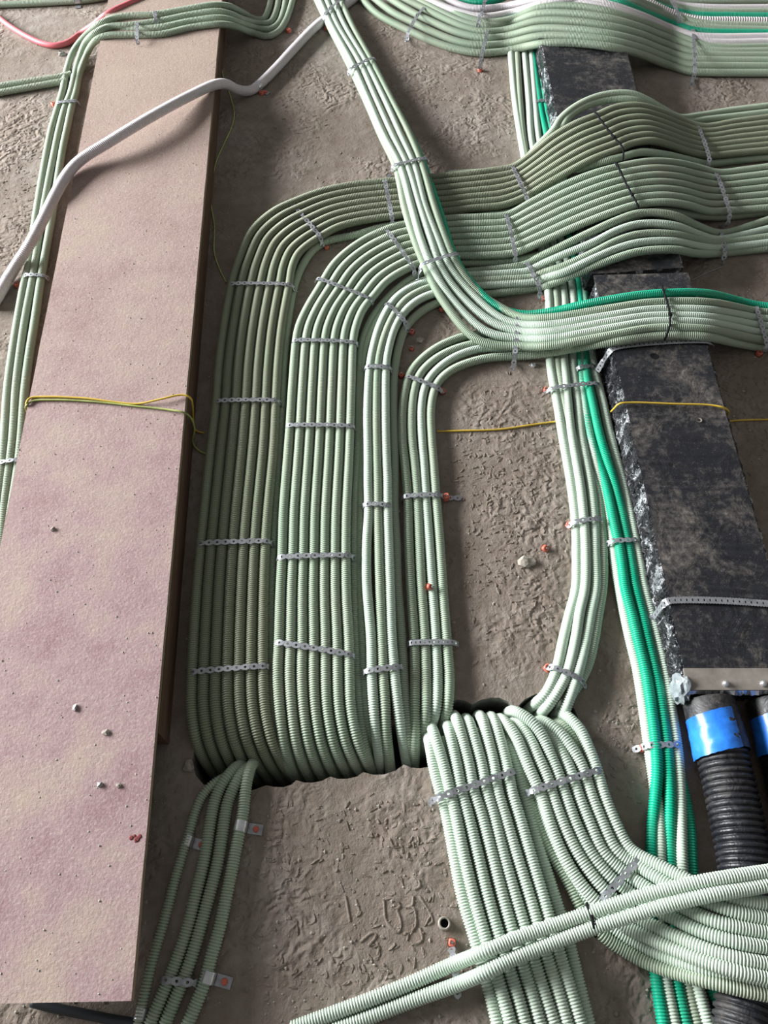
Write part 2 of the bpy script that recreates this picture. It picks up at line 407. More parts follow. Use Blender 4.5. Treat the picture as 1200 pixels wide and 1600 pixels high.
# crumpled plastic corner
bmc = bmesh.new(); bmesh.ops.create_icosphere(bmc, subdivisions=3, radius=1)
for v in bmc.verts:
    k = 1+random.uniform(-.16, .16); v.co = (v.co.x*.017*k, v.co.y*.032*k, v.co.z*.042*k)
me = bpy.data.meshes.new('plastic_corner'); bmc.to_mesh(me); bmc.free(); me.materials.append(M['clear'])
o = bpy.data.objects.new('plastic_corner', me); C.objects.link(o); o.parent = le
o.location = Vector(P(1063, 1075, .066))-le.location
o['label'] = 'crumpled translucent plastic on the corner'
for x, y in ((1134, 1068), (1193, 1068)):
    bmc = bmesh.new(); bmesh.ops.create_uvsphere(bmc, u_segments=10, v_segments=6, radius=.007)
    me = bpy.data.meshes.new('rivet'); bmc.to_mesh(me); bmc.free(); me.materials.append(M['foil'])
    o = bpy.data.objects.new('rivet', me); C.objects.link(o); o.parent = le; o.location = Vector(P(x, y, DZ+.005))-le.location
# dark plug hole and little ring in the top
for nm, x, y, r1, r2 in (('plug_hole', 1022, 556, .011, .0), ('ring_plug', 1092, 656, .008, .005)):
    V, F = [], []; c = P(x, y, DZ+.0022); k = 16
    for i in range(k):
        t = 2*math.pi*i/k; V += [c+np.array([math.cos(t)*r1, math.sin(t)*r1*.9, 0]), c+np.array([math.cos(t)*max(r2, .0005), math.sin(t)*max(r2, .0005), -.001])]
    for i in range(k): F.append((2*i, 2*((i+1) % k), 2*((i+1) % k)+1, 2*i+1))
    shift(link_mesh(nm, V, F, M['tie'] if r2 == 0 else M['cap'], None, False), le)

# corrugated black pipes leaving the duct
def big_pipe(pts, label):
    p = [P(x, y, z) for x, y, z in pts]; e = empty('corrugated_pipe', p[0]*[1, 1, 0]); tag(e, label, 'pipe', 'black corrugated pipes')
    s, L = smooth_path(p, 2, .02); r = .051; pitch = .0125
    i0 = np.searchsorted(L, .115)
    u, rad = [], []
    for q in range(int((L[-1]-.10)/pitch)):
        b = .104+q*pitch; u += [b, b+.12*pitch, b+.3*pitch, b+.7*pitch, b+.88*pitch]; rad += [r-.006, r-.004, r, r, r-.004]
    shift(tube_mesh('pipe_body', s, L, np.array(u), np.array(rad), 28, M['pipe']), e)
    u = np.linspace(0, .105, 8); shift(tube_mesh('collar', s, L, u, np.full(8, r+.002), 28, M['film_top']), e)
    u = np.linspace(0, L[-1], 400); p2 = np.stack([np.interp(u, L, s[:, i]) for i in range(3)], 1); T, A, B = frames(p2)
    def arc(nm, u0, u1, a0, a1, rr, m, slant=0):
        V, F = [], []; nu, na = 16, 22
        for i in range(nu+1):
            for j in range(na+1):
                a = a0+(a1-a0)*j/na; uu = u0+(u1-u0)*i/nu+slant*math.cos(a); k = min(398, max(0, int(uu/L[-1]*399)))
                rad = rr+random.uniform(-.0006, .0006)+(.0012 if i > 5 else 0)+(.001 if i > 11 else 0)
                V.append(p2[k]-A[k]*(math.cos(a)*rad)*sg+np.array([0, 0, math.sin(a)*rad]))
        for i in range(nu):
            for j in range(na): q = i*(na+1)+j; F.append((q, q+1, q+na+2, q+na+1))
        return shift(link_mesh(nm, V, F, m), e)
    sg = 1 if A[5][0] > 0 else -1                # angle 0 faces left, 90 degrees up
    o = arc('blue_tape', .030, .112, -.6, 2.0, r+.0034, M['blue'], .008); o['label'] = 'shiny blue adhesive tape wrapped round the pipe end'
    o = arc('grey_tape', .020, .106, 1.75, 3.7, r+.0028, M['greytape'], 0); o['label'] = 'dusty grey tape on the right of the pipe end'
big_pipe([(1107, 1096, .053), (1112, 1115, .053), (1121, 1150, .053), (1137, 1215, .053), (1155, 1300, .053), (1166, 1360, .053), (1172, 1440, .053), (1168, 1520, .053), (1158, 1640, .053)], 'black corrugated pipe with blue tape, left of the two leaving the duct')
big_pipe([(1207, 1096, .053), (1214, 1120, .053), (1223, 1150, .053), (1236, 1215, .053), (1255, 1300, .053), (1270, 1400, .053), (1278, 1640, .053)], 'black corrugated pipe with blue tape, cut off by the right photo edge')

# ------------------------------------------------------------------ conduits
RC = .0122
def run(pts, label, group, m='green', r=RC, pitch=.0052, sides=8, d_start=False, d_end=False, z0=.0125, cap=False, near=455, depth=.0023, w=.012):
    p = pix(pts, z0)
    if d_start: p = dive(p, True)
    if d_end: p = dive(p, False)
    o = conduit('conduit', p, r, M[m], pitch, sides, depth, None, cap, near, w)
    return tag(o, label, 'conduit', group)
def bundle(st, n, max_tilt=5, d=.0252):
    """stations (xa,ya,xb,yb,z): outer and inner strand; horizontal stretches lean towards the viewer"""
    res = [[] for _ in range(n)]
    for xa, ya, xb, yb, z in st:
        extra = 0.0
        if abs(yb-ya) > .8*abs(xb-xa):
            c = P((xa+xb)/2, (ya+yb)/2, z); s = pxm(c); a = math.atan2(CAM_H-z, c[1])
            sp = math.hypot(xb-xa, yb-ya)/(n-1)/(s*d); phi = math.asin(min(1, sp))-a
            extra = (n-1)*d*math.sin(min(max(phi, 0), math.radians(max_tilt)))
        for i in range(n):
            t = i/(n-1); res[i].append((xa+(xb-xa)*t, ya+(yb-ya)*t, z+extra*(1-t)))
    return res
ZT = .034
B1 = [(352,1230,478,1234,-.24),(333,1207,458,1214,-.10),(316,1181,440,1190,-.025),(305,1150,424,1153,.018),(299,1105,414,1105,.031),(300,1055,411,1050,ZT),(307,930,412,930,ZT),(314,848,415,846,ZT),(320,790,419,790,ZT),(329,704,427,704,ZT),(338,627,431,626,ZT),(342,570,434,570,ZT),(350,510,440,510,ZT),(363,440,452,443,ZT),(374,405,456,418,ZT),(397,357,466,396,ZT),(428,330,480,383,ZT),(457,316,498,371,ZT),(500,300,527,355,ZT),(545,290,560,346,ZT),(598,284,612,338,ZT),(650,279,655,333,ZT),(695,275,700,330,ZT),(740,271,742,325,ZT),(775,266,785,321,ZT),(802,261,822,307,.040),(832,240,850,290,.062),(865,213,885,270,.095),(900,193,925,249,.118),(931,181,970,232,.124),(962,168,985,225,.124),(995,165,1015,220,.118),(1030,174,1043,226,.09),(1065,188,1075,237,.055),(1097,198,1107,243,.038),(1150,190,1155,239,ZT),(1220,181,1220,233,ZT)]
g1 = 'conduits of the wide left bundle'
for i, p in enumerate(bundle(B1, 7)):
    run(p, f'pale green ribbed conduit, {ORD[i]} from the left in the wide left bundle beside the board', g1, 'dusty')  # darker material carries the board's shade as well as dust
run([(478,1232,-.24),(462,1214,-.1),(446,1192,-.03),(433,1152,.0),(426,1105,.0125),(424,1050),(424,930),(427,846),(434,740),(440,640),(443,570),(449,510),(460,446),(474,412),(492,388),(514,376),(557,367),(597,355),(650,347),(700,343),(760,337),(800,331),(830,313,.025),(870,287,.06),(910,264,.09),(945,252,.1125),(973,245,.1125),(1000,238,.11),(1040,242,.085),(1075,250,.05),(1105,256,.02),(1150,251,.0125),(1220,244)],
    'pale green ribbed conduit low along the inner side of the wide left bundle', g1)
g1l = 'hidden lower conduits'
def under(st, n, label, group, stop=None):     # lower layer carrying the top one
    for i, p in enumerate(bundle([(a, b, c, d, z-.0215 if z < .06 else z-.022) for a, b, c, d, z in st], n, 0)):
        o = plain_tube('conduit', pix(p), .0120, M['green'], 6, .03); tag(o, label, 'conduit', group)
def inset(st, f):
    return [(a+(c-a)*f, b+(d-b)*f, c-(c-a)*f, d-(d-b)*f, z) for a, b, c, d, z in st]
under(inset(B1, .083), 6, 'pale green conduit of the layer beneath the wide left bundle', g1l)
L1 = [(865,203,.11),(873,189,.115),(897,168,.12),(930,152,.125),(963,146,.125),(987,147,.12),(1012,157,.10),(1037,172,.07),(1062,184,.035),(1090,181,.02),(1140,173,.0125),(1220,163)]
L2 = [(878,199,.11),(888,184,.112),(913,167,.115),(947,157,.115),(987,156,.113),(1012,164,.09),(1040,177,.055),(1068,190,.025),(1110,186,.0125),(1220,173)]
run([(700,272,.0125),(780,266),(815,255,.03),(840,228,.075)]+L1, 'loose pale green conduit arching highest over the duct behind the wide left bundle', 'loose conduits over the duct')
run([(700,278,.0125),(785,270),(825,256,.03),(855,228,.075)]+L2, 'loose pale green conduit arching second behind the wide left bundle over the duct', 'loose conduits over the duct')

B2 = [(476,1228,596,1222,-.24),(463,1214,584,1206,-.10),(452,1190,572,1187,-.025),(443,1157,558,1155,.014),(437,1105,548,1107,.031),(434,1050,546,1055,ZT),(436,1003,545,1005,ZT),(438,930,541,930,ZT),(441,867,540,867,ZT),(443,800,541,800,ZT),(449,720,545,720,ZT),(453,665,547,665,ZT),(457,600,549,600,ZT),(463,530,552,530,ZT),(468,508,556,510,ZT),(481,480,567,483,ZT),(499,450,583,463,ZT),(521,414,602,441,ZT),(545,391,622,427,ZT),(576,371,640,418,ZT),(605,358,652,412,ZT),(640,349,675,407,ZT),(675,344,692,403,ZT),(708,341,714,400,ZT),(760,339,765,399,ZT),(793,336,805,395,.036),(830,316,840,381,.055),(880,290,895,356,.092),(925,272,945,336,.118),(965,261,995,320,.126),(1010,253,1037,316,.122),(1050,254,1075,321,.095),(1090,262,1108,330,.055),(1122,270,1140,329,.037),(1160,266,1172,327,ZT),(1220,258,1220,323,ZT)]
g2 = 'conduits of the second bundle'
for i, p in enumerate(bundle(B2, 7)):
    run(p, f'pale green ribbed conduit, {ORD[i]} from the left in the second wide bundle', g2)
run([(598,1222,-.24),(584,1206,-.1),(575,1188,-.03),(567,1155,.0),(561,1107,.0125),(557,1050),(553,940),(553,800),(558,700),(560,600),(566,535),(585,492),(615,457),(650,432),(712,413),(770,411),(808,407),(850,396,.03),(900,374,.07),(950,352,.1),(1000,335,.11),(1040,330,.09),(1080,336,.05),(1130,339,.015),(1180,334,.0125),(1220,330)],
    'pale green ribbed conduit low along the right side of the second wide bundle', g2)
under(inset(B2, .083), 6, 'pale green conduit of the layer beneath the second wide bundle', g1l)

g3 = 'conduits of the narrow third bundle'
run([(588,1200,-.2),(582,1175,-.05),(577,1140,.0),(572,1107,.0125),(569,1060),(566,1000),(562,910),(562,850),(563,800),(563.5,750),(565,715),(564,640),(566,572),(573,533),(588,500),(606,475),(633,452),(667,437),(720,426),(780,420,.02),(823,413,.03),(840,403,.045),(877,385,.085),(925,362,.112),(965,344,.122),(1000,333,.122),(1050,336,.11),(1087,352,.07),(1115,363,.035),(1133,364,.02),(1220,337)], 'pale green ribbed conduit low along the left side of the third bundle', g3)
run([(598,1222,-.2),(594,1200,-.08),(592,1178,-.02),(587,1140,.012),(584,1107,.027),(581,1055,.03),(580,1000),(573,910),(573,850),(576,800),(575,750),(575,715),(574,640),(578,572),(584,540),(593,510),(608,480),(621,464),(642,450),(667,441),(720,431),(780,428,.03),(828,423,.034),(842,415,.045),(880,398,.085),(925,380,.112),(965,360,.12),(1000,350,.12),(1050,352,.11),(1087,365,.07),(1115,374,.035),(1133,373,.025),(1220,353)], 'bright pale green conduit, left one of three on top of the third bundle', g3, 'mint')
run([(612,1222,-.2),(610,1206,-.08),(607,1178,-.02),(603,1140,.012),(602,1107,.027),(599,1055,.03),(597,1000),(593.5,910),(592,850),(590.5,800),(590,750),(589,715),(588,640),(590,572),(596,540),(607,509),(619,487),(636,467),(672,449),(720,440),(780,437,.03),(833,433,.034),(847,427,.045),(880,416,.08),(925,396,.108),(965,376,.116),(1000,366,.116),(1050,366,.105),(1087,374,.07),(1115,380,.035),(1133,379,.028),(1220,367)], 'pale green conduit, middle one of three on top of the third bundle', g3)
run([(640,1222,-.2),(638,1206,-.09),(633,1176,-.03),(627,1140,.01),(622,1107,.025),(617,1060,.03),(612,1000),(609,910),(607,850),(605.5,800),(605,750),(603.5,715),(602,640),(603,572),(607,545),(617,512),(633,486),(655,468),(680,458),(720,449),(780,445,.025),(838,440,.03),(850,435,.04),(880,426,.075),(925,405,.105),(965,388,.112),(1000,379,.112),(1050,377,.10),(1087,384,.065),(1115,388,.03),(1133,387,.025),(1220,377)], 'pale grey green conduit, right one of three on top of the third bundle', g3, 'mint')
run([(648,1210,-.2),(645,1190,-.06),(638,1150,.0),(633,1107,.0125),(630,1060),(627,1000),(620.5,910),(619,850),(616,800),(616,750),(616,715),(614.5,640),(616,583),(623,542),(634,512),(658,487),(687,472),(720,463),(780,458),(842,449),(860,444,.035),(910,424,.08),(958,405,.105),(1000,393,.11),(1050,390,.103),(1087,396,.06),(1125,396,.015),(1220,386)], 'pale green ribbed conduit low along the right side of the third bundle', g3)

g4 = 'conduits of the fourth bundle'
c4 = ['left', 'second', 'third', 'right']
run([(645,1222,-.22),(647,1192,-.06),(648,1160,-.005),(648,1110,.0125),(648.5,1060),(648,1015),(641.5,910),(638.5,840),(637,775),(632,720),(629,690),(629,640),(634,607),(641,584),(655,565),(683,543),(717,528),(738,523),(775,523),(815,523),(860,518,.03),(910,505,.08),(960,495,.105),(1040,490,.11),(1100,492,.10),(1150,503,.035),(1220,515,.0125)], 'pale green ribbed conduit, leftmost of four in the narrow fourth bundle', g4)
run([(656,1188,-.22),(659,1166,-.06),(662,1143,-.005),(666,1108,.0125),(666,1060),(665,1015),(658,910),(655,840),(652,775),(647.5,720),(644,690),(643.5,640),(648,607),(656,585),(675,565),(700,550),(733,539),(775,534),(815,534),(860,530,.03),(910,516,.08),(960,507,.105),(1040,501,.11),(1100,503,.10),(1150,513,.035),(1220,524,.0125)], 'pale green ribbed conduit, second from the left in the narrow fourth bundle', g4)
run([(662,1172,-.22),(668,1148,-.06),(675,1130,-.01),(682,1105,.0125),(683.5,1060),(682,1015),(675,910),(670,840),(665.5,775),(662,720),(659.5,690),(658,640),(663,608),(672,590),(692,570),(717,555),(750,545),(780,544),(815,544),(860,540,.03),(910,527,.08),(960,517,.105),(1040,512,.11),(1100,513,.10),(1150,523,.035),(1220,533,.0125)], 'bright pale green ribbed conduit, third from the left in the narrow fourth bundle', g4, 'mint')
run([(682,1166,-.22),(688,1142,-.06),(695,1125,-.01),(700,1102,.0125),(702,1060),(699,1015),(691,910),(686.5,840),(681,775),(677,720),(674.5,690),(673,640),(678,612),(686,595),(708,577),(742,564),(767,559),(800,557),(820,556,.015),(860,551,.035),(910,542,.085),(960,534,.113),(1017,526,.1135),(1060,524,.1135),(1100,526,.112),(1150,536,.04),(1183,542,.0125),(1220,545)], 'pale green ribbed conduit, rightmost of four in the narrow fourth bundle', g4)

gE = 'conduits of the diagonal bundle'
zE = [.03, .035, .035, .046, .066, .078, .079, .076, .062, .04, .036, .048, .088, .122, .123, .119, .065, .036]
def diag(pts): return [(x, y, zE[min(k, len(zE)-1)]) for k, (x, y) in enumerate(pts)]
dd = {
 't4': [(527,-12),(550,40),(580,95),(612,157),(640,212),(660,262),(678,323),(696,375),(714,415),(745,455),(790,485),(815,496),(860,496),(960,481),(1017,473),(1100,472),(1150,480),(1183,487),(1220,490)],
 't3': [(515,-12),(538,40),(571,97),(601,157),(625,210),(648,262),(664,323),(684,375),(701,415),(733,455),(782,497),(815,507),(860,507),(960,492),(1017,484),(1100,484),(1150,491),(1183,497),(1220,500)],
 't2': [(505,-12),(527,40),(561,97),(588,157),(612,210),(637,262),(656,323),(673,375),(688,417),(718,460),(770,504),(815,518),(860,518),(960,502),(1017,494),(1100,495),(1150,502),(1183,508),(1220,511)],
 't1': [(493,-14),(518,40),(549,97),(576,157),(599,210),(626,262),(643,323),(658,375),(675,417),(703,464),(760,518),(815,529),(860,529),(960,512),(1017,503),(1100,504),(1150,512),(1183,519),(1220,522)],
 't0': [(488,-14),(514,40),(545,100),(573,160),(596,213),(619,262),(632,323),(648,375),(665,417),(692,470),(750,533),(815,541),(860,540),(960,523),(1017,513),(1100,514),(1150,523),(1183,530),(1220,534)]}
lab = {'t4': 'rightmost on top', 't3': 'third from the left', 't2': 'second from the left on top', 't1': 'left one on top', 't0': 'low along the left edge'}
for k, p in dd.items():
    q = diag(p)
    if k == 't0': q = [(x, y, z-.012 if i < 9 else z) for i, (x, y, z) in enumerate(q)]
    run(q, f'pale green conduit of the diagonal bundle, {lab[k]}', gE, 'mint' if k in ('t1', 't2', 't3') else 'green')
run([(545,50,.02),(590,120),(630,190,.025),(662,258,.035),(676,300,.05),(690,340,.05),(706,392,.05),(728,432,.045),(775,478,.035),(815,491,.036),(860,487,.055),(910,476,.10),(960,467,.12),(1000,461,.124),(1040,458,.124),(1100,458,.10),(1150,469,.05),(1183,477,.036),(1220,481)], 'emerald green ribbed conduit along the top edge of the diagonal bundle', gE, 'emerald')

# top right bundle
gF = 'conduits of the top right bundle'
hump = lambda x: .088*max(0, min(1, (x-800)/60))*max(0, min(1, (1045-x)/75))
def F_(pts, zb): return [(x, y, zb+hump(x)) for x, y in pts]
FR = .0138
fl_ = [
 ('F1', .0145, 'green', 'pale green ribbed conduit, nearest in the top right bundle', [(560,-8),(590,22),(637,47),(690,70),(727,80),(752,83),(790,80),(815,74),(850,68),(900,67.5),(950,73),(1000,85),(1045,102),(1080,112),(1110,113.5),(1220,114)]),
 ('F2', .0245, 'green', 'pale green ribbed conduit, second nearest in the top right bundle', [(578,-8),(615,20),(645,35),(690,56),(727,68),(755,71),(790,68),(840,57),(900,57),(950,63),(1000,75),(1045,92),(1080,102),(1110,103),(1220,104)]),
 ('F3', .033, 'green', 'pale green ribbed conduit, third nearest in the top right bundle', [(600,-8),(640,17),(677,35),(715,51),(757,60),(790,57),(840,45),(900,46.5),(950,53),(1000,65),(1045,82),(1080,92),(1110,94),(1220,95)]),
 ('F4', .041, 'green', 'pale green ribbed conduit, fourth nearest in the top right bundle', [(617,-8),(660,12),(690,27),(727,43),(760,50),(790,47),(840,33),(900,34),(950,41),(1000,54),(1045,71),(1080,82),(1110,86),(1220,87)]),
 ('F5', .046, 'green', 'pale green ribbed conduit, fifth nearest in the top right bundle', [(640,-8),(690,20),(727,36),(765,41),(800,35),(840,22),(900,22),(950,29),(1000,43),(1045,60),(1080,72),(1110,79),(1220,80)]),
 ('F6', .052, 'green', 'pale green ribbed conduit next to the white pair in the top right bundle', [(665,-8),(727,27),(770,35),(805,28),(840,13),(900,10),(950,18),(1000,33),(1045,51),(1080,64),(1110,73),(1220,73)]),
 ('Fg', .04, 'emerald', 'emerald green conduit showing below the white ones in the top right bundle', [(650,-6),(702,20),(740,34),(765,36.5),(790,33),(815,25),(850,12),(890,2),(930,2),(990,-8)]),
 ('W1', .056, 'white', 'white ribbed conduit, upper of the white pair in the top right bundle', [(655,-6),(702,14),(740,25),(765,26),(802,19),(840,8),(880,-1),(915,0),(950,7),(1000,24),(1045,43),(1080,55),(1110,58),(1220,57)]),
 ('W2', .050, 'white', 'white ribbed conduit, lower of the white pair in the top right bundle', [(682,-8),(727,11),(752,14),(790,10),(840,0),(900,3),(950,12),(1000,29),(1045,47),(1080,60),(1110,66),(1220,65)]),
 ('Gb', .04, 'emerald', 'emerald green conduit at the top photo edge in the top right bundle', [(700,-10),(730,2),(752,4),(777,0),(800,-10)]),
 ('Gc', .052, 'emerald', 'emerald green conduit just above the white pair at right', [(930,-10),(965,2),(1000,17),(1045,35),(1080,47),(1110,50.5),(1160,51.5),(1220,52)]),
 ('D1', .056, 'green', 'pale green conduit above the emerald line at the right photo edge', [(950,-10),(985,2),(1000,9),(1050,30),(1080,40),(1110,44),(1220,48)]),
 ('D2', .06, 'green', 'pale green conduit under the coarse white one at the right photo edge', [(970,-10),(1000,3),(1050,23),(1083,34),(1110,38),(1220,41)]),
 ('Gd', .052, 'emerald', 'emerald green conduit above the coarse white one at the right photo edge', [(985,-12),(1005,0),(1030,10),(1055,18),(1090,24),(1140,25),(1220,26)]),
 ('E1', .052, 'green', 'pale green conduit above the emerald one near the top right corner', [(1010,-8),(1040,5),(1060,12),(1100,18),(1220,19)]),
 ('E2', .048, 'white', 'white ribbed conduit close to the top right photo corner', [(1015,-10),(1055,7),(1100,12),(1220,12.5)]),
 ('E3', .04, 'green', 'dull green conduit right at the top right photo corner', [(1035,-8),(1060,0),(1100,2),(1220,1)])]
for nm, zb, m, lb, pts in fl_:
    run(F_(pts, zb), lb, gF, m, FR, .0052)
run(F_([(995,-12),(1020,7),(1060,25),(1090,31.5),(1150,33),(1220,34)], .06), 'coarse ribbed white conduit at the right photo edge in the top right bundle', gF, 'white', .0155, .0095, 10, depth=.003)

# right-hand vertical bundle and the emerald set
gG = 'conduits of the right vertical bundle'
run([(797,70),(804,150),(813,210),(835,330),(857,460),(859,560),(863,590),(870,625),(879,680),(893,760),(900,820,.0125),(901,860),(900,920),(890,958),(880,1000,.014),(868,1052,.018),(850,1088,.012),(838,1098,-.005),(826,1108,-.04),(818,1118,-.09),(812,1130,-.22)], 'pale green ribbed conduit, leftmost in the right vertical bundle that enters the opening', gG, 'mint', sides=10)
run([(807,70),(812,160),(818,220),(843,340),(869,460),(871,560),(876,600),(888,660),(905,710),(932,762),(939,820),(942,860),(941,920),(935,955),(928,1000),(918,1040),(900,1075,.01),(882,1100,-.01),(868,1113,-.05),(858,1124,-.2)], 'dull green ribbed conduit, rightmost and lowest in the right vertical bundle', gG, sides=10)
run([(818,70),(826,160),(830,220),(855,340),(881,460),(881,560,.016),(884,590,.018),(887,625),(893,680),(907,760,.022),(913,820),(915,860),(914,920),(906,955),(899,1000),(885,1055),(867,1088,.02),(853,1106,.005),(843,1117,-.03),(835,1127,-.08),(828,1140,-.22)], 'bright pale green ribbed conduit, second in the right vertical bundle', gG, 'mint', sides=10)
run([(829,70),(836,160),(842,220),(868,340),(895,460),(895,560,.0125),(897,590),(903,625),(908,680),(923,760,.018),(929,820),(930,860),(931,920),(924,955),(916,1000),(902,1055,.022),(890,1092,.02),(882,1112,.008),(876,1127,-.03),(870,1138,-.08),(862,1152,-.22)], 'pale grey green ribbed conduit, third in the right vertical bundle', gG, 'mint', sides=10)
gH = 'emerald and pale conduits beside the black duct'
run([(831,70),(843,160),(853,210),(880,330),(906,460),(906,560),(908,590),(913,625),(921,680),(934,720),(947,760,.02),(960,820,.025),(969,860),(977,920),(987,958),(997,1000),(1009,1050),(1017,1100),(1025,1165),(1027,1205),(1024,1245,.02),(1020,1290,.0125),(1018,1340),(1018,1420),(1025,1520),(1041,1625)], 'emerald green conduit, left of the pair running beside the black duct', gH, 'emerald', .0125, sides=10)
run([(840,70),(852,160),(864,215),(891,330),(913,460),(915,560),(917,590,.02),(925,625,.02),(937,680),(961,760),(975,820,.022),(983,860),(993,920),(1002,955),(1012,1000),(1025,1055),(1033,1100),(1042,1165),(1045,1205),(1047,1245),(1047,1330,.0125),(1050,1380),(1051,1440),(1057,1525),(1077,1625)], 'emerald green conduit, right of the pair running beside the black duct', gH, 'emerald', .0125, sides=10)
run([(905,400),(915,480),(925,560),(931,590),(941,625),(953,680),(975,760),(988,820,.019),(996,860),(1007,920),(1017,958),(1028,1000),(1040,1055),(1047,1100),(1057,1165),(1061,1205),(1063,1245),(1065,1330),(1067,1370),(1074,1440),(1090,1540),(1114,1625)], 'pale mint conduit running along the black duct right of the emerald pair', gH, 'mint', sides=10)
run([(906,520,.0125),(911,620),(930,720),(950,800),(961,880),(974,950),(985,1000),(995,1040),(1005,1100),(1014,1165),(1022,1220),(1030,1280),(1032,1330),(1032,1420),(1037,1510),(1059,1625)], 'pale mint conduit peeping out beneath the left emerald conduit', gH, 'mint', sides=10)
run([(1050,1140,.0125),(1060,1200),(1070,1245),(1078,1290),(1082,1360),(1092,1450),(1112,1545),(1156,1625,.016)], 'emerald green conduit lowest at right, half hidden behind the pale one', gH, 'emerald', .0115, sides=10)
run([(1056,1405,.0125),(1061,1440),(1079,1560),(1096,1625)], 'dull green conduit between the emerald and mint ones at the bottom edge', gH, sides=10)

# fan of conduits below the opening
gI = 'conduits of the fan below the opening'
fanI = [
 [(672,1165,.012),(678,1200,.0125),(688,1237),(697,1270),(709,1333),(722,1400),(743,1470),(765,1550),(781,1615)],
 [(680,1152,.02),(694,1198,.028),(703,1235,.03),(711,1268),(724,1333),(740,1400),(760,1470),(784,1550),(802,1615)],
 [(704,1150,.02),(714,1198,.028),(721,1235,.03),(730,1268),(746,1333),(762,1400),(782,1470),(807,1550),(825,1615)],
 [(717,1135,.02),(733,1196,.028),(740,1235,.03),(751,1268),(768,1333),(785,1400),(805,1470),(830,1550),(848,1615)],
 [(737,1140,.02),(753,1196,.028),(760,1235,.03),(770,1268),(786,1333),(805,1400),(826,1470),(850,1550),(871,1615)],
 [(757,1135,.02),(772,1196,.028),(777,1235,.03),(787,1268),(806,1333),(827,1400),(847,1470),(872,1550),(890,1615)],
 [(776,1137,.02),(792,1196,.028),(799,1235,.03),(809,1268),(828,1333),(848,1400),(868,1470),(892,1550),(912,1615)],
 [(797,1165,.012),(812,1215,.0125),(827,1267),(845,1333),(866,1400),(888,1470),(905,1540),(924,1615)]]
for i, p in enumerate(fanI):
    run(p, f'pale green ribbed conduit, {ORD[i]} from the left in the fan below the opening', gI, 'mint', sides=10, d_start=True)
for i in range(5):
    p = [((a[0]+b[0])/2, (a[1]+b[1])/2, .0075) for a, b in zip(fanI[i+1], fanI[i+2])]
    tag(plain_tube('conduit', pix(p), .007, M['green'], 6, .03), 'pale green conduit of the layer beneath the fan of conduits', 'conduit', g1l)
gJ = 'conduits of the fan curving to the right'
def J(p, lb, m='green', z=.034):
    q = []
    for k in p:
        x, y = k[0], k[1]; zz = k[2] if len(k) > 2 else z
        if len(k) < 3: zz = z + max(0, min(1, (x-985)/150))*(.125-z if z > .02 else .095)
        q.append((x, y, zz))
    run(q, lb, gJ, m, sides=10, d_start=True)
J([(797,1138,.022),(806,1150,.03),(818,1178),(832,1212),(845,1240),(858,1283),(878,1333),(908,1382),(940,1417),(975,1447),(1012,1464),(1050,1482),(1100,1502),(1150,1517),(1220,1532)], 'pale green ribbed conduit, first from the left on top of the right-curving fan', 'mint')
J([(820,1143,.018),(829,1157,.027),(842,1185),(855,1213),(863,1240),(878,1283),(902,1333),(935,1380),(965,1410),(1007,1440),(1050,1460),(1100,1482),(1150,1497),(1220,1509)], 'pale green ribbed conduit, second from the left on top of the right-curving fan', 'mint')
J([(822,1121,.028),(832,1128,.034),(848,1150,.036),(860,1178),(873,1210),(883,1240),(898,1283),(923,1333),(955,1372),(985,1395),(1015,1415),(1045,1431),(1100,1457),(1150,1472),(1220,1483)], 'pale green ribbed conduit, third from the left on top of the right-curving fan', 'mint')
J([(860,1148,.015),(868,1160,.024),(880,1180,.03),(893,1207),(903,1240),(920,1283),(943,1333),(972,1360),(1000,1380),(1040,1405),(1075,1422),(1125,1442),(1220,1460)], 'pale green ribbed conduit, fourth from the left on top of the right-curving fan', 'mint')
J([(866,1138,.022),(880,1150,.03),(897,1174),(910,1198),(923,1240),(940,1283),(963,1330),(987,1347),(1015,1364),(1050,1385),(1085,1402),(1115,1413),(1150,1425),(1220,1439)], 'pale green ribbed conduit, fifth from the left on top of the right-curving fan', 'mint')
J([(896,1128,.02),(907,1140,.027),(918,1165,.032),(930,1195),(943,1240),(960,1283),(983,1326),(1000,1338),(1020,1347),(1045,1360),(1085,1380),(1120,1395),(1150,1404),(1220,1415)], 'pale green ribbed conduit, outermost right on top of the right-curving fan', 'mint')
J([(799,1155,.012),(813,1190),(822,1230),(835,1275),(853,1317),(887,1375),(912,1425),(940,1460),(975,1485),(1012,1505),(1062,1522),(1112,1535),(1175,1550),(1220,1558)], 'shaded green conduit lowest and leftmost under the right-curving fan', 'green', .0125)
J([(825,1165,.012),(835,1220),(850,1283),(870,1333),(900,1388),(935,1430),(965,1455),(1000,1475),(1040,1495),(1100,1515),(1220,1544)], 'pale green conduit glimpsed between the lowest and top ones of the right-curving fan', 'mint', .0125)
J([(888,1143,.008),(898,1157),(915,1195),(928,1240),(950,1290),(975,1330),(1010,1357),(1060,1385),(1120,1410),(1220,1432)], 'pale green conduit glimpsed under the outermost one of the right-curving fan', 'green', .0125)
gK = 'pair of conduits crossing the fans'
zK = lambda x: np.interp(x, [480, 690, 745, 880, 960, 1040, 1120, 1220], [.0125, .0135, .062, .066, .085, .115, .142, .146])
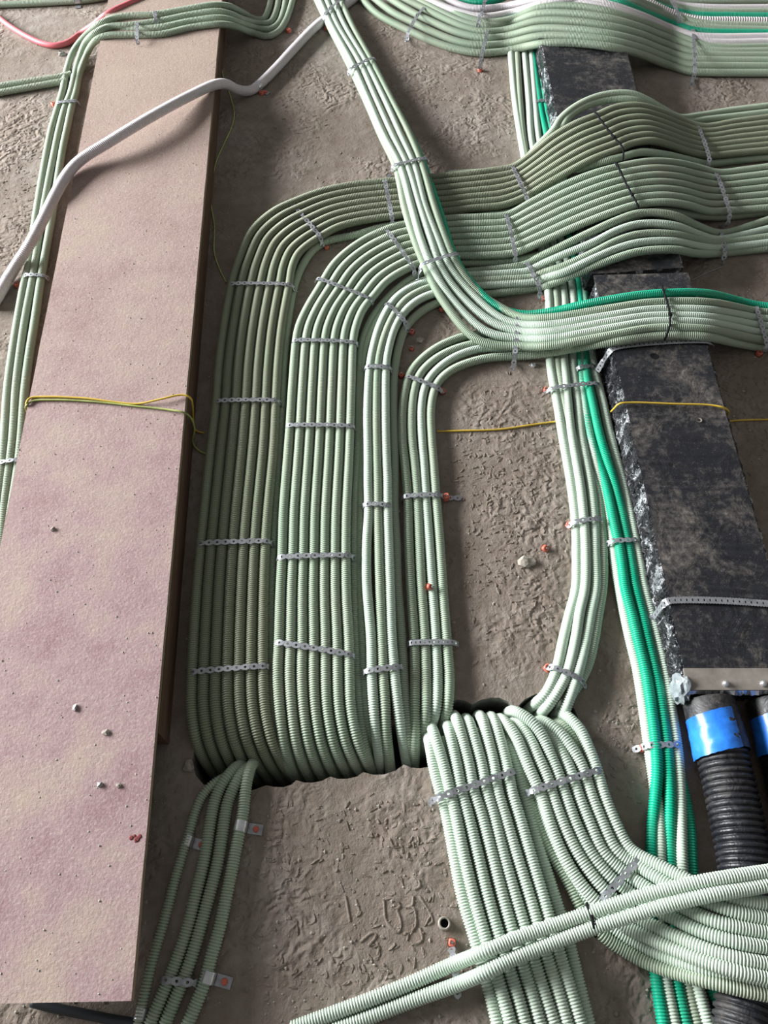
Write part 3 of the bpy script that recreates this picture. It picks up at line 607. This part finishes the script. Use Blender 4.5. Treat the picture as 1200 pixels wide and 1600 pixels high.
for nm, pts in (('upper', [(455,1608),(500,1591),(570,1565),(640,1537),(700,1510),(760,1486),(800,1469),(860,1448),(920,1427),(1000,1401),(1050,1388),(1100,1377),(1150,1369),(1220,1359)]),
                ('lower', [(520,1610),(552,1599),(640,1565),(710,1540),(760,1519),(800,1499),(860,1475),(930,1449),(1000,1427),(1050,1412),(1117,1397),(1160,1390),(1220,1379)])):
    run([(x, y, float(zK(x))) for x, y in pts], f'pale ribbed conduit, {nm} one of the pair crossing over both lower fans', gK, 'mint', .0128, sides=12)
# bottom left conduits
gL = 'conduits at the bottom left'
run([(337,1222,.012),(330,1227),(314,1246),(304,1272),(296,1300),(286,1332),(274,1372),(264,1412),(252,1455),(240,1495),(229,1541),(218,1590),(212,1620)], 'thin dark green conduit, leftmost of four leaving the opening at bottom left', gL, 'green', .0098, sides=10, d_start=True, z0=.01)
run([(356,1212,.014),(346,1226),(336,1250,.0125),(328,1290),(320,1340),(308,1390),(293,1450),(281,1486),(268,1522),(253,1557),(239,1590),(230,1612)], 'green ribbed conduit, second from left of four leaving the opening at bottom left', gL, sides=10, d_start=True)
run([(371,1218,.014),(366,1228),(356,1252,.0125),(348,1300),(340,1350),(328,1396),(313,1450),(301,1491),(290,1522),(275,1559),(262,1590),(252,1615)], 'green ribbed conduit, third from left of four leaving the opening at bottom left', gL, sides=10, d_start=True)
run([(387,1213,.014),(384,1230),(380,1270,.0125),(374,1300),(366,1340),(356,1390),(342,1455),(330,1495),(321,1532),(308,1565),(295,1596),(286,1618)], 'green ribbed conduit, rightmost of four leaving the opening at bottom left', gL, sides=10, d_start=True)
# left conduits beside and over the board
gM = 'conduits left of the board'
run([(-8,860),(-4,800),(3,738),(7,684),(12.4,605),(20,549),(29,493),(38,443),(45,414),(57,333),(74,233),(81,200),(87,180),(93,160),(98,142),(105,108,.0125),(117,76,.03),(140,50,.075),(158,36,.11),(175,29,.113),(200,25),(240,23),(283,16),(333,8,.112),(358,10,.09),(383,22,.03),(397,30,.0125),(410,31),(419,16),(425,-12)], 'pale green conduit, left of three running beside the board at left', gM)
run([(2,860),(6,800),(13.5,738),(20,684),(25,605),(33,538),(40,493),(51,436),(56,402),(69,320),(86,233),(93,200),(102,167),(110,147),(117,117,.0125),(123,94,.02),(133,68,.065),(150,51,.11),(170,42,.113),(200,40),(250,33),(300,23),(342,18,.112),(367,25,.085),(385,32,.04),(405,37,.0125),(421,36),(431,20),(437,-12)], 'pale grey green conduit, middle of three running beside the board at left', gM)
run([(8,880),(14,820),(27,738),(33,684),(38,616),(45,560),(54,504),(63,443),(70,402),(81,340),(98,233),(105,200),(113,163),(118,147),(125,113,.0125),(137,82,.05),(150,63,.10),(167,56,.113),(200,55),(250,54),(300,43),(342,38,.112),(367,41,.085),(385,48,.035),(400,53,.0125),(418,57),(435,49),(446,33),(455,8),(460,-12)], 'pale green conduit, right of three running beside the board at left', gM)
run([(190,47,.10),(250,43,.112),(300,33),(342,28,.112),(367,33,.085),(385,39,.04),(403,45,.0125),(422,46),(435,37),(443,18),(448,-12)], 'pale green conduit crossing the board top between two others', gM)
gN = 'conduits at the top left corner'
run([(-10,8),(50,5.5),(100,3),(130,1),(175,-6)], 'pale green ribbed conduit in the top left photo corner', gN)
run([(-10,137),(0,135),(50,127),(100,119),(114,115)], 'pale green ribbed conduit, upper of two ending under the left bundle', gN, cap=True)
run([(-10,147),(0,145),(50,136),(95,128),(107,126)], 'pale green ribbed conduit, lower of two ending under the left bundle', gN, cap=True)
o = plain_tube('pink_hose', pix([(-12,20,.011),(0,29),(17,42),(42,57),(67,68),(87,71),(107,66),(125,53),(147,38,.05),(167,22,.10),(198,7,.106),(240,-12)]), .0105, M['pink'], 12, .008); tag(o, 'smooth pink hose curving across the floor in the top left corner', 'hose')
run([(-14,480),(0,457,.018),(7,444),(16,430,.02),(27,411,.03),(43,388,.06),(67,343,.095),(87,303,.115),(103,275,.122),(123,252,.128),(167,224,.145),(233,184,.15),(300,148,.13),(333,133,.118),(353,131,.085),(373,141,.03),(390,143,.018),(402,135,.018),(430,108),(463,72),(497,38),(540,7),(565,-12)], 'thick white ribbed conduit arching diagonally over the board', None, 'white', .0168, .0056, 12, depth=.0024, near=400, w=.02)

# ------------------------------------------------------------------ perforated straps
def ribbon_frame(pts):
    s, L = smooth_path(pts, 1, .004)
    T = np.gradient(s, axis=0); T /= np.linalg.norm(T, axis=1)[:, None]+1e-12
    S = np.cross(T, [0, 0, 1.0]); S /= np.linalg.norm(S, axis=1)[:, None]+1e-9
    base = np.cross(s[-1]-s[0], [0, 0, 1.0]); base /= np.linalg.norm(base)
    S = np.where((np.linalg.norm(np.cross(T, [0, 0, 1.0]), axis=1) < .25)[:, None], base, S)
    for i in range(len(S)):
        if np.dot(S[i], base) < 0: S[i] = -S[i]
    Nn = np.cross(S, T); Nn /= np.linalg.norm(Nn, axis=1)[:, None]
    return s, L, T, S, Nn
def band(name, pts, m, pitch=.0188, w=.0074, neck=.0042, rh=.0029, th=.0012, twist=.0):
    s, L, T, S, Nn = ribbon_frame(pts)
    n = max(2, int(round(L[-1]/pitch))); pitch = L[-1]/n
    at = lambda arr, u: np.array([np.interp(u, L, arr[:, k]) for k in range(3)])
    prof = [(.5, neck), (.27, w*.86), (0, w), (-.27, w*.86), (-.5, neck), (-.5, -neck), (-.27, -w*.86), (0, -w), (.27, -w*.86), (.5, -neck)]
    V, F = [], []
    for k in range(n):
        c = (k+.5)*pitch; b0 = len(V); tw = random.uniform(-twist, twist)
        for lay in (0, 1):
            for fx, sy in prof:
                u = c+fx*pitch; V.append(at(s, u)+at(S, u)*sy+at(Nn, u)*(-th*lay+tw*sy/w*.6))
            for fx, sy in prof:
                a = math.atan2(sy, fx*pitch); u = c+rh*math.cos(a); V.append(at(s, u)+at(S, u)*rh*math.sin(a)+at(Nn, u)*(-th*lay+tw*math.sin(a)*.2))
        for i in range(10):
            j = (i+1) % 10
            F.append((b0+i, b0+j, b0+10+j, b0+10+i)); F.append((b0+20+i, b0+30+i, b0+30+j, b0+20+j))
            F.append((b0+10+i, b0+10+j, b0+30+j, b0+30+i))
            if i not in (4, 9): F.append((b0+j, b0+i, b0+20+i, b0+20+j))
    return link_mesh(name, V, F, m, None, False)
def strap(a, b, zt, label, group, ta=None, tb=None, flat=False, drop=.022, m='galv', mid=()):
    """band over a bundle from pixel a to pixel b at height zt; ends fold down, or run out to a floor tab"""
    A, B = P(*a, zt), P(*b, zt); d = B-A; d[2] = 0; d /= np.linalg.norm(d); z = np.array([0, 0, 1.0])
    pts = []
    if ta is not None: pts += [P(*ta, .004), A-d*.013-z*(zt-.006)*.75]
    else: pts += [A-d*.007-z*drop]
    pts += [A-d*.003-z*.004, A+d*.006]
    for q in mid: pts.append(P(*q))
    pts += [B-d*.006, B+d*.003-z*.004]
    if tb is not None: pts += [B+d*.013-z*(zt-.006)*.75, P(*tb, .004)]
    else: pts += [B+d*.007-z*drop]
    if flat: o = band('perforated_strap', pts, M[m], .0105, .0068, .0066, .0024)
    else: o = band('perforated_strap', pts, M[m], twist=.0025)
    return tag(o, label, 'strap', group)
g = 'perforated straps on the wide left bundle'; z1 = ZT+.0135
PS = 'perforated metal strap '
strap((297,1050),(416,1040), z1, PS+'on the wide left bundle, nearest to the opening', g)
strap((309,849),(419,845), z1, PS+'on the wide left bundle, second up from the opening', g, None, (431,854))
strap((337,626),(433,625), z1, PS+'on the wide left bundle, third up from the opening', g, None, (440,632))
strap((359,443),(454,444), z1, PS+'on the wide left bundle, at the start of its bend', g, None, (456,452))
strap((452,314),(500,369), z1, PS+'slanting across the bend of the wide left bundle', g, None, (506,384))
strap((601,280),(613,343), z1+.02, PS+'on the wide left bundle just left of the diagonal bundle', g, (609,272))
strap((800,258),(824,311), z1+.014, PS+'on the wide left bundle just before it climbs the duct', g)
strap((1090,194),(1109,248), z1+.012, PS+'on the wide left bundle right of the duct', g, None, (1105,259))
g = 'perforated straps on the second bundle'
strap((431,1003),(551,1023), z1, PS+'slanting over the second bundle, nearest to the opening', g)
strap((435,870),(547,867), z1, PS+'on the second bundle, second up from the opening', g, None, (554,876))
strap((448,664),(552,665), z1, PS+'on the second bundle, third up from the opening', g)
strap((458,531),(556,534), z1, PS+'on the second bundle at the start of its bend', g)
strap((495,434),(580,467), z1, PS+'slanting across the lower bend of the second bundle', g)
strap((602,356),(647,420), z1+.005, PS+'slanting across the upper bend of the second bundle', g)
strap((791,334),(806,399), z1+.012, PS+'on the second bundle just before it climbs the duct', g)
strap((1119,269),(1141,333), z1+.014, PS+'on the second bundle right of the duct', g, None, (1125,352))
g = 'perforated straps on the third bundle'
strap((571,1048),(627,1041), .0445, PS+'on the third bundle, nearest to the opening', g)
strap((570,787),(608,788), .0445, PS+'with a bent tail halfway up the third bundle', g, None, (626,797))
strap((572,572),(608,573), .0445, PS+'on the third bundle at the start of its bend', g, None, (622,586))
strap((604,472),(634,503), .0445, PS+'slanting across the bend of the third bundle', g, None, (641,516))
strap((823,409),(844,450), .049, PS+'on the third bundle just before it climbs the duct', g, None, (849,464))
strap((1127,361),(1133,396), .036, PS+'on the third bundle right of the duct', g, None, (1131,412))
g = 'perforated straps on the fourth bundle'
strap((640,1004),(708,1003), .027, 'finely perforated straight strap on the fourth bundle, nearest to the opening', g, None, (718,1009), True)
strap((631,775),(688,772), .027, PS+'halfway up the fourth bundle with a long floor tail', g, None, (721,778))
strap((636,587),(686,606), .027, PS+'on the fourth bundle at the start of its bend', g, None, (690,613))
g = 'perforated straps on the diagonal bundle'
strap((507,22),(536,-4), .048, PS+'on the diagonal bundle nearest the top photo edge', g, (510,40))
strap((546,108),(585,89), .052, PS+'on the diagonal bundle, second from the top', g)
strap((615,258),(668,246), .091, PS+'on the diagonal bundle, third from the top', g)
strap((660,412),(716,395), .084, PS+'on the diagonal bundle where it crosses the third bundle', g, (653,432))
strap((810,488),(804,560), .05, PS+'where the diagonal and fourth bundles merge', g, None, (804,568))
strap((1181,478),(1199,540), .05, PS+'on the merged bundle at the right photo edge', g)
g = 'perforated straps on the right vertical bundles'
strap((861,606),(935,598), .033, PS+'across the pale and emerald conduits just below the crossing', g, (857,610))
strap((905,573),(930,571), .034, PS+'short, on the emerald conduits just under the crossing', g)
strap((897,815),(940,809), .036, PS+'halfway down the right vertical pale bundle', g, (890,820))
strap((955,845),(996,843), .038, PS+'on the emerald pair beside the black duct', g)
strap((865,1042),(908,1061), .036, PS+'on the pale bundle just before it enters the opening', g, (859,1042), (917,1073))
strap((1015,1164),(1063,1163), .034, PS+'on the emerald pair beside the blue-taped pipe', g, (988,1172))
strap((836,158),(858,156), .026, PS+'short, on the emerald pair at the upper duct', g)
g = 'perforated straps on the top right bundle'
strap((668,5),(638,49), .05, PS+'on the top right bundle, leftmost', g, None, (634,56), mid=[(652,24,.05)])
strap((760,-6),(748,34), .071, PS+'on the white conduits at the top photo edge', g)
strap((762,46),(752,90), .052, PS+'on the top right bundle hanging down to an orange nail', g, None, (751,108))
strap((1046,-6),(1062,28), .078, PS+'on the rear conduits at the top right', g)
strap((1083,44),(1086,113), .063, PS+'on the top right bundle, right of the duct', g, None, (1083,122))
g = 'perforated straps on the lower fans'
strap((682,1247),(803,1205), .044, PS+'slanting over the fan below the opening with floor tab', g, (671,1258))
strap((829,1236),(938,1202), .048, PS+'slanting over the right-curving fan near the opening', g)
strap((942,1404),(1004,1336), .050, PS+'steeply slanting over the right-curving fan beside the crossing pair', g)
strap((708,1494),(714,1540), .028, PS+'on the crossing pair with tabs at both ends', g, (704,1480), (719,1560))
strap((253,1531),(302,1536), .027, PS+'short, on two conduits at the bottom left', g)
g = 'perforated straps on the conduits left of the board'
strap((88,160),(120,157), .027, PS+'on the left conduits near the top of the board', g)
strap((37,429),(70,430), .027, PS+'on the left conduits beside the white conduit clamp', g)
strap((-2,722),(34,717), .027, PS+'on the left conduits at the left photo edge', g)
strap((214,34),(214,60), .128, PS+'over the conduits lying on the board', g, mid=[(214,47,.129)])
strap((241,16),(243,30), .128, PS+'short, on the rear conduit lying on the board', g)
# flat galvanised bands round the lower duct
def duct_band(pts, label):
    o = band('perforated_band', [P(*q) for q in pts], M['galv'], .0128, .0085, .0084, .0028); tag(o, label, 'strap', 'galvanised bands round the black duct')
duct_band([(1018,968,.03),(1024,960,.05),(1041,940,.1035),(1050,938,.1045),(1120,938,.1045),(1200,943,.1045),(1216,944,.1045)], 'galvanised perforated band round the black duct near its end cap')
duct_band([(933,580,.03),(940,568,.055),(954,547,.102),(962,543,.1045),(1030,535,.1045),(1104,533,.1045),(1110,535,.10),(1112,541,.06)], 'galvanised perforated band round the black duct under the merged bundle')

# ------------------------------------------------------------------ black cable ties
def tie(pts, label):
    e = empty('cable_tie', P(*pts[0])); tag(e, label, 'cable tie', 'black cable ties')
    w = [P(*q) for q in pts]
    shift(plain_tube('tie_band', w, .0032, M['tie'], 6, .006, w=.004), e)
    bmh = bmesh.new(); bmesh.ops.create_cube(bmh, size=1.0)
    for v in bmh.verts: v.co = (v.co.x*.008, v.co.y*.009, v.co.z*.006)
    bmesh.ops.bevel(bmh, geom=bmh.edges[:], offset=.001, segments=1)
    me = bpy.data.meshes.new('tie_head'); bmh.to_mesh(me); bmh.free(); me.materials.append(M['tie'])
    o = bpy.data.objects.new('tie_head', me); C.objects.link(o); o.parent = e; o.location = Vector(w[len(w)//2])-e.location+Vector((0, 0, .002))
tie([(928,175,.14),(931,177,.162),(945,196,.158),(960,215,.149),(973,231,.14),(974,245,.127),(972,254,.118)], 'black cable tie round the wide left bundle on top of the duct')
tie([(960,254,.14),(964,257,.165),(975,280,.156),(988,305,.146),(997,321,.139),(998,328,.125)], 'black cable tie round the second bundle on top of the duct')
tie([(1034,447,.12),(1036,453,.141),(1042,471,.140),(1047,492,.140),(1047,507,.139),(1042,522,.131),(1038,532,.106)], 'black cable tie round the merged bundle on top of the duct')
tie([(917,1412,.068),(918,1417,.083),(923,1427,.085),(928,1447,.085),(931,1458,.075),(931,1463,.06)], 'black cable tie round the crossing pair of conduits')

# ------------------------------------------------------------------ saddle clamps
def saddle(c, d2, r, label, tabside=1, ln=.020, nail=True, tab_len=.030):
    """half-round sheet clamp over a conduit at pixel c heading to pixel d2"""
    A = P(*c, r); D = P(*d2, r)-A; D /= np.linalg.norm(D); S = np.cross(D, [0, 0, 1.0])*tabside
    e = empty('saddle_clamp', A*[1, 1, 0]); tag(e, label, 'clamp', 'sheet metal saddle clamps')
    V, F = [], []; n = 14; R = r+.0012
    for i in range(n+1):
        t = math.pi*1.12*i/n-.06*math.pi; q = A+S*(R*math.cos(t))+np.array([0, 0, R*math.sin(t)])
        V += [q-D*ln/2, q+D*ln/2]
        if i: F.append((2*i-2, 2*i, 2*i+1, 2*i-1))
    shift(link_mesh('saddle', V, F, M['foil']), e)
    z = np.array([0, 0, 1.0]); b = A*[1, 1, 0]+z*.0016+S*R
    V = [b-D*ln/2, b+D*ln/2, b+S*tab_len+D*ln/2, b+S*tab_len-D*ln/2]; V += [v+z*.0014 for v in V]
    shift(link_mesh('tab', V, [(0, 3, 2, 1), (4, 5, 6, 7), (0, 1, 5, 4), (1, 2, 6, 5), (2, 3, 7, 6), (3, 0, 4, 7)], M['galv'], None, False), e)
    if nail:
        k = b+S*tab_len*.55+z*.0018; V, F = [], []
        for i in range(10):
            t = 2*math.pi*i/10; V += [k+np.array([math.cos(t)*.0065, math.sin(t)*.0065, 0]), k+np.array([math.cos(t)*.005, math.sin(t)*.005, .005])]
        for i in range(10): j = (i+1) % 10; F.append((2*i, 2*j, 2*j+1, 2*i+1))
        F.append(tuple(2*i+1 for i in range(10)))
        o = shift(link_mesh('nail_head', V, F, M['orange'], None, False), e); o['label'] = 'orange red nail head'
saddle((376,1291), (374,1300), RC, 'sheet metal saddle clamp on the rightmost bottom left conduit, just below the opening', -1)
saddle((325,1527), (321,1540), RC, 'sheet metal saddle clamp on the rightmost bottom left conduit, near the bottom edge', -1)
saddle((293,1314), (289,1326), .0098, 'sheet metal saddle clamp on the thin leftmost bottom left conduit', -1)
saddle((220,1585), (217,1596), .0098, 'sheet metal saddle clamp at the bottom edge beside the board corner', -1, nail=False, tab_len=.012)
saddle((402,135), (430,108), .0168, 'sheet metal saddle clamp on the white conduit right of the board', 1, .02, True, .03)
saddle((13,435), (7,444), .0168, 'sheet metal saddle clamp on the white conduit at the left photo edge', -1, .024, True, .035)
saddle((121,2), (130,1), RC, 'sheet metal saddle clamp on the conduit in the top left photo corner', 1, .022, False, .02)

# ------------------------------------------------------------------ orange nail collars on the floor
def collar(x, y, label, z=.0, s=1.0, tilt=0.0):
    e = empty('nail_collar', P(x, y, z)); tag(e, label, 'nail', 'orange nail collars')
    V, F = [], []; prof = [(.0035, .006), (.0035, .011), (.0075, .010), (.0085, .005), (.0075, .0), (.0095, 0.0)]; k = 12
    for i in range(k):
        t = 2*math.pi*i/k; lob = 1+.13*math.cos(4*t)
        for r, h in prof: V.append((r*lob*s*math.cos(t), r*lob*s*math.sin(t), h*s))
    for i in range(k):
        j = (i+1) % k
        for q in range(5): F.append((i*6+q, i*6+q+1, j*6+q+1, j*6+q))
    o = link_mesh('collar_ring', V, F, M['orange'], e)
    V, F = [], []
    for i in range(8):
        t = 2*math.pi*i/8; V += [(.0026*math.cos(t), .0026*math.sin(t), 0), (.0026*math.cos(t), .0026*math.sin(t), .0135)]
    for i in range(8): j = (i+1) % 8; F.append((2*i, 2*j, 2*j+1, 2*i+1))
    F.append(tuple(2*i+1 for i in range(8)))
    link_mesh('pin', V, F, M['pin'], e, False)
    e.rotation_euler = (tilt, tilt*.6, random.uniform(0, 3)); return e
OC = 'orange plastic nail collar '
collar(850,857, OC+'lying on the open floor above the grey mortar chunk', tilt=.5)
collar(889,821, OC+'beside the strap halfway down the right vertical bundle', .003)
collar(855,1044, OC+'left of the strap nearest the opening on the right', .003)
collar(853,611, OC+'left of the strap below the merged bundle')
collar(1004,1169, OC+'on the strap tail left of the emerald pair', .006)
collar(697,778, OC+'on the strap tail right of the fourth bundle', .006, 1.1)
collar(691,613, OC+'at the bend of the fourth bundle')
collar(643,546, OC+'alone between the third bundle and the fourth', .0, .8)
collar(643,520, OC+'under the slanting strap of the third bundle')
collar(627,588, OC+'between the third and fourth bundles beside the bent strap')
collar(690,485, OC+'below the diagonal bundle beside the third bundle bend', 0, .9)
collar(510,388, OC+'at the inside of the wide left bundle bend')
collar(750,111, OC+'below the hanging strap of the top right bundle', 0, 1.2)
collar(451,50, OC+'right of the left bundle corner near the top edge', 0, 1.2)
collar(511,46, OC+'under the topmost strap of the diagonal bundle', .002, 1.2)
collar(409,147, OC+'below the clamp of the white conduit', 0, 1.1)
collar(85,165, OC+'left of the strap at the top left conduits', 0, 1.1)
collar(28,447, OC+'between white conduit clamp and left conduits', 0, 1.2)
collar(1185,554, OC+'below the merged bundle at the right edge', 0, 1.1)
collar(1098,181, OC+'behind the wide left bundle right of the duct', 0, .9)
collar(849,468, OC+'under the strap end of the third bundle near the duct', 0, .9)
collar(706,1473, OC+'above the strap of the crossing pair, dusty', 0, .9)
# loose orange nail lying on a conduit of the fourth bundle
collar(668,917, 'orange nail resting on the fourth bundle of conduits', .026, .9, .9)

# ------------------------------------------------------------------ wires
def wire(pts, label, m='yellow', r=.0026):
    o = plain_tube('wire', [P(*q) for q in pts], r, M[m], 7, .006, w=.004); return tag(o, label, 'wire', 'yellow earth wires')
bz = BZ+.003
wire([(48,650,.06),(43,640,.08),(41,630,bz+.004),(47,622,bz),(80,620,bz),(110,621,bz),(140,623,bz),(170,627,bz),(215,631,bz),(250,624,bz+.006),(285,617,bz+.004),(297,621,bz),(301,634,.075),(302,655,.03),(305,672,.006),(320,677,.004)], 'yellow wire looped across the reddish board, upper strand')
wire([(46,652,.05),(42,642,.07),(41,634,bz),(50,627,bz),(80,625,bz),(120,626,bz),(160,629,bz),(215,635,bz),(260,640,bz),(288,645,bz),(299,654,.085),(304,672,.045),(301,690,.012),(308,702,.004),(325,711,.004)], 'yellow-green wire looped across the reddish board, lower strand', 'wire_green')
wire([(683,674,.003),(720,673,.003),(780,671,.003),(830,664,.003),(868,659,.003),(905,657,.003)], 'yellow wire on the floor between fourth bundle and right vertical bundle')
wire([(955,643,.06),(960,638,.085),(967,631,.104),(985,629,.106),(1050,631,.106),(1110,633,.106),(1131,637,.105),(1138,642,.09),(1137,650,.05)], 'yellow wire stretched over the black duct')
wire([(1128,660,.003),(1150,657,.003),(1220,655,.003)], 'yellow wire on the floor right of the black duct')
wire([(344,70,.004),(345,95,.004),(349,120,.004),(358,145,.004),(366,178,.003),(362,198,.003),(350,225,.003),(338,252,.003),(332,285,.003),(330,320,.003),(335,352,.003),(335,395,.003),(343,420,.003),(354,442,.003)], 'thin dull yellow wire on the dark floor right of the board', 'wire_green', .002)
wire([(1081,438,.003),(1100,428,.003),(1128,417,.003)], 'thin pale wire on the floor right of the duct joint', 'galv', .0011)
o = plain_tube('cable', [P(*q) for q in [(50,1566,.012),(85,1575,.010),(120,1582,.009),(170,1592,.009),(215,1600,.009),(260,1610,.009)]], .0085, M['cable'], 10, .006, cap=True); tag(o, 'black rubber cable coming from under the near end of the board', 'cable')

# ------------------------------------------------------------------ small floor things
def chunk(name, x, y, sx, sy, sz, m, label, cat, seed, sub=2, z=0):
    rnd = random.Random(seed); b = bmesh.new(); bmesh.ops.create_icosphere(b, subdivisions=sub, radius=1)
    for v in b.verts:
        k = 1+rnd.uniform(-.28, .28); v.co = (v.co.x*sx*k, v.co.y*sy*k, max(-.15, v.co.z)*sz*k)
    me = bpy.data.meshes.new(name); b.to_mesh(me); b.free(); me.materials.append(m)
    o = bpy.data.objects.new(name, me); C.objects.link(o); o.location = tuple(P(x, y, z+.001)); return tag(o, label, cat)
chunk('mortar_chunk', 823, 879, .019, .016, .012, M['stone'], 'grey angular mortar chunk on the floor right of the fourth bundle', 'stone', 3)
chunk('pebble', 833, 571, .008, .008, .008, M['foil'], 'pale round pebble on the floor under the merged bundle', 'stone', 4)
chunk('mortar_chunk', 97, 85, .014, .012, .012, M['pin'], 'dark grey lump on the floor below the pink hose', 'stone', 5)
chunk('mortar_chunk', 294, 1197, .012, .013, .010, M['stone'], 'pinkish mortar chunk at the left rim of the opening', 'stone', 6)
chunk('mortar_chunk', 654, 532, .014, .011, .008, M['stone'], 'flat grey mortar flake between the third and fourth bundles', 'stone', 8)
chunk('mortar_chunk', 684, 1197, .009, .009, .007, M['stone'], 'small mortar chip at the rim left of the lower fan', 'stone', 9)
chunk('mortar_lump', 83, 827, .006, .006, .006, M['stone'], 'small mortar lump on the board, right of its left edge', 'stone', 11, 1, BZ)
chunk('mortar_lump', 157, 1226, .006, .006, .005, M['pin'], 'dark pebble on the board, left of a pair', 'stone', 12, 1, BZ)
chunk('mortar_lump', 186, 1227, .006, .006, .005, M['stone'], 'pale pebble on the board, right of a pair', 'stone', 13, 1, BZ)
chunk('mortar_lump', 166, 1144, .009, .007, .004, M['stone'], 'pale mortar crumb on the board above a pebble pair', 'stone', 14, 1, BZ)
chunk('mortar_lump', 118, 1106, .005, .007, .005, M['pin'], 'dark pebble on the board left of its middle', 'stone', 15, 1, BZ)
# little pipe stub
e = empty('pipe_stub', P(694, 1443, 0)); tag(e, 'short round pipe stub standing in the floor left of the lower fan', 'pipe')
V, F = [], []; k = 18
for i in range(k):
    t = 2*math.pi*i/k
    for r, h in ((.0125, 0), (.0115, .012), (.0078, .012), (.0078, -.02)): V.append((r*math.cos(t), r*math.sin(t), h))
for i in range(k):
    j = (i+1) % k
    for q in range(3): F.append((i*4+q, i*4+q+1, j*4+q+1, j*4+q))
link_mesh('stub_wall', V, F, M['cap'], e)
V = [(.0078*math.cos(2*math.pi*i/k), .0078*math.sin(2*math.pi*i/k), .003) for i in range(k)]
link_mesh('stub_bottom', V, [tuple(range(k))], M['tie'], e, False)
# crumbs nobody could count, on floor and board
V, F = [], []
def crumb(c, r, rnd=random):
    b = len(V)
    for d in ((1, 0, 0), (-1, 0, 0), (0, 1, 0), (0, -1, 0), (0, 0, 1), (0, 0, -.2)):
        k = r*rnd.uniform(.6, 1.3); V.append((c[0]+d[0]*k*1.2, c[1]+d[1]*k, c[2]+d[2]*k*.7))
    for f in ((0, 2, 4), (2, 1, 4), (1, 3, 4), (3, 0, 4), (2, 0, 5), (1, 2, 5), (3, 1, 5), (0, 3, 5)): F.append(tuple(b+q for q in f))
for _ in range(2600):
    x, y = random.uniform(-20, 1220), random.uniform(-10, 1620)
    c = P(x, y, .0005)
    if 280 < x < 920 and 1070 < y < 1250: continue
    crumb(c, random.choice((.0012, .0016, .002, .0026, .0038)))
o = link_mesh('floor_grit', V, F, M['stone'], None, False); tag(o, 'loose grit and mortar crumbs strewn over the concrete floor', 'grit', None, 'stuff')
V, F = [], []
for _ in range(900):
    t, s_ = random.random(), random.random()
    l = lerp(b_far_l, b_near_l, t); r = lerp(b_far_r, b_near_r, t); c = lerp(l, r, s_)
    crumb(c, random.choice((.001, .0014, .0018, .0026)))
o = link_mesh('board_grit', V, F, M['stone'], None, False); tag(o, 'fine sandy grit lying on the reddish board', 'grit', None, 'stuff')
V, F = [], []
for (cx, cy, rx, ry, n) in ((35, 290, 45, 110, 260), (30, 190, 60, 60, 120), (770, 740, 75, 110, 330), (800, 900, 80, 120, 200), (640, 1330, 70, 100, 110), (860, 700, 30, 120, 100), (720, 190, 90, 70, 160), (480, 1330, 90, 110, 120), (560, 1520, 160, 60, 120), (980, 1150, 50, 90, 90), (1140, 700, 60, 150, 60), (470, 160, 70, 80, 80)):
    for _ in range(n):
        x, y = random.gauss(cx, rx*.6), random.gauss(cy, ry*.6)
        if 660 < y < 1240 and 280 < x < 690 or (x > 90 and x < 350): continue
        c = P(x, y, 0); b0 = len(V); a0 = random.uniform(0, 6.28); ln, wd_ = random.uniform(.003, .011), random.uniform(.0015, .004); k = 7; hgt = random.uniform(.0006, .0026)
        for i in range(k):
            t = 2*math.pi*i/k; q = random.uniform(.7, 1.2); lx, ly = math.cos(t)*ln*q, math.sin(t)*wd_*q
            dx, dy = lx*math.cos(a0)-ly*math.sin(a0), lx*math.sin(a0)+ly*math.cos(a0)
            V.append((c[0]+dx, c[1]+dy, -.0003)); V.append((c[0]+dx*.7, c[1]+dy*.7, hgt*random.uniform(.5, 1)))
        for i in range(k): j = (i+1) % k; F.append((b0+2*i, b0+2*j, b0+2*j+1, b0+2*i+1))
        F.append(tuple(b0+2*i+1 for i in range(k)))
o = link_mesh('mortar_flakes', V, F, M['floor'], None, False); tag(o, 'dried mortar flakes and splashes stuck to the concrete floor', 'mortar', None, 'stuff')
# raised mortar ridges of a boot print
V, F = [], []
def ridge(pts, r=.003):
    b0 = len(V); w = [P(x, y, 0) for x, y in pts]; s = spline(w, .006); T = np.gradient(s, axis=0); T /= np.linalg.norm(T, axis=1)[:, None]+1e-9
    S = np.cross(T, [0, 0, 1.0])
    for i, q in enumerate(s):
        k = r*random.uniform(.7, 1.2); V.extend([q-S[i]*k, q+np.array([0, 0, k*.75]), q+S[i]*k])
        if i:
            o = b0+3*i; F.extend([(o-3, o, o+1, o-2), (o-2, o+1, o+2, o-1)])
for pts in ([(563,1472),(583,1457),(588,1462),(576,1478)],[(600,1407),(604,1440),(622,1457),(627,1445),(620,1420)],[(634,1418),(646,1418),(650,1444),(644,1455)],[(655,1375),(656,1385),(648,1390)],[(623,1410),(625,1418),(616,1420)],[(646,1400),(644,1415),(634,1418)],[(656,1450),(660,1468),(648,1475),(640,1470)],[(655,1400),(668,1420),(676,1440),(668,1445)],[(540,1400),(547,1440)],[(556,1405),(562,1425)],[(630,1460),(638,1458),(636,1470)],[(585,1480),(592,1478),(590,1492)]):
    ridge(pts)
o = link_mesh('boot_print_ridge', V, F, M['floor'], None); tag(o, 'raised mortar ridges of a boot print on the floor left of the fan', 'boot print', None, 'stuff')
print('tube tris', TRI[0])
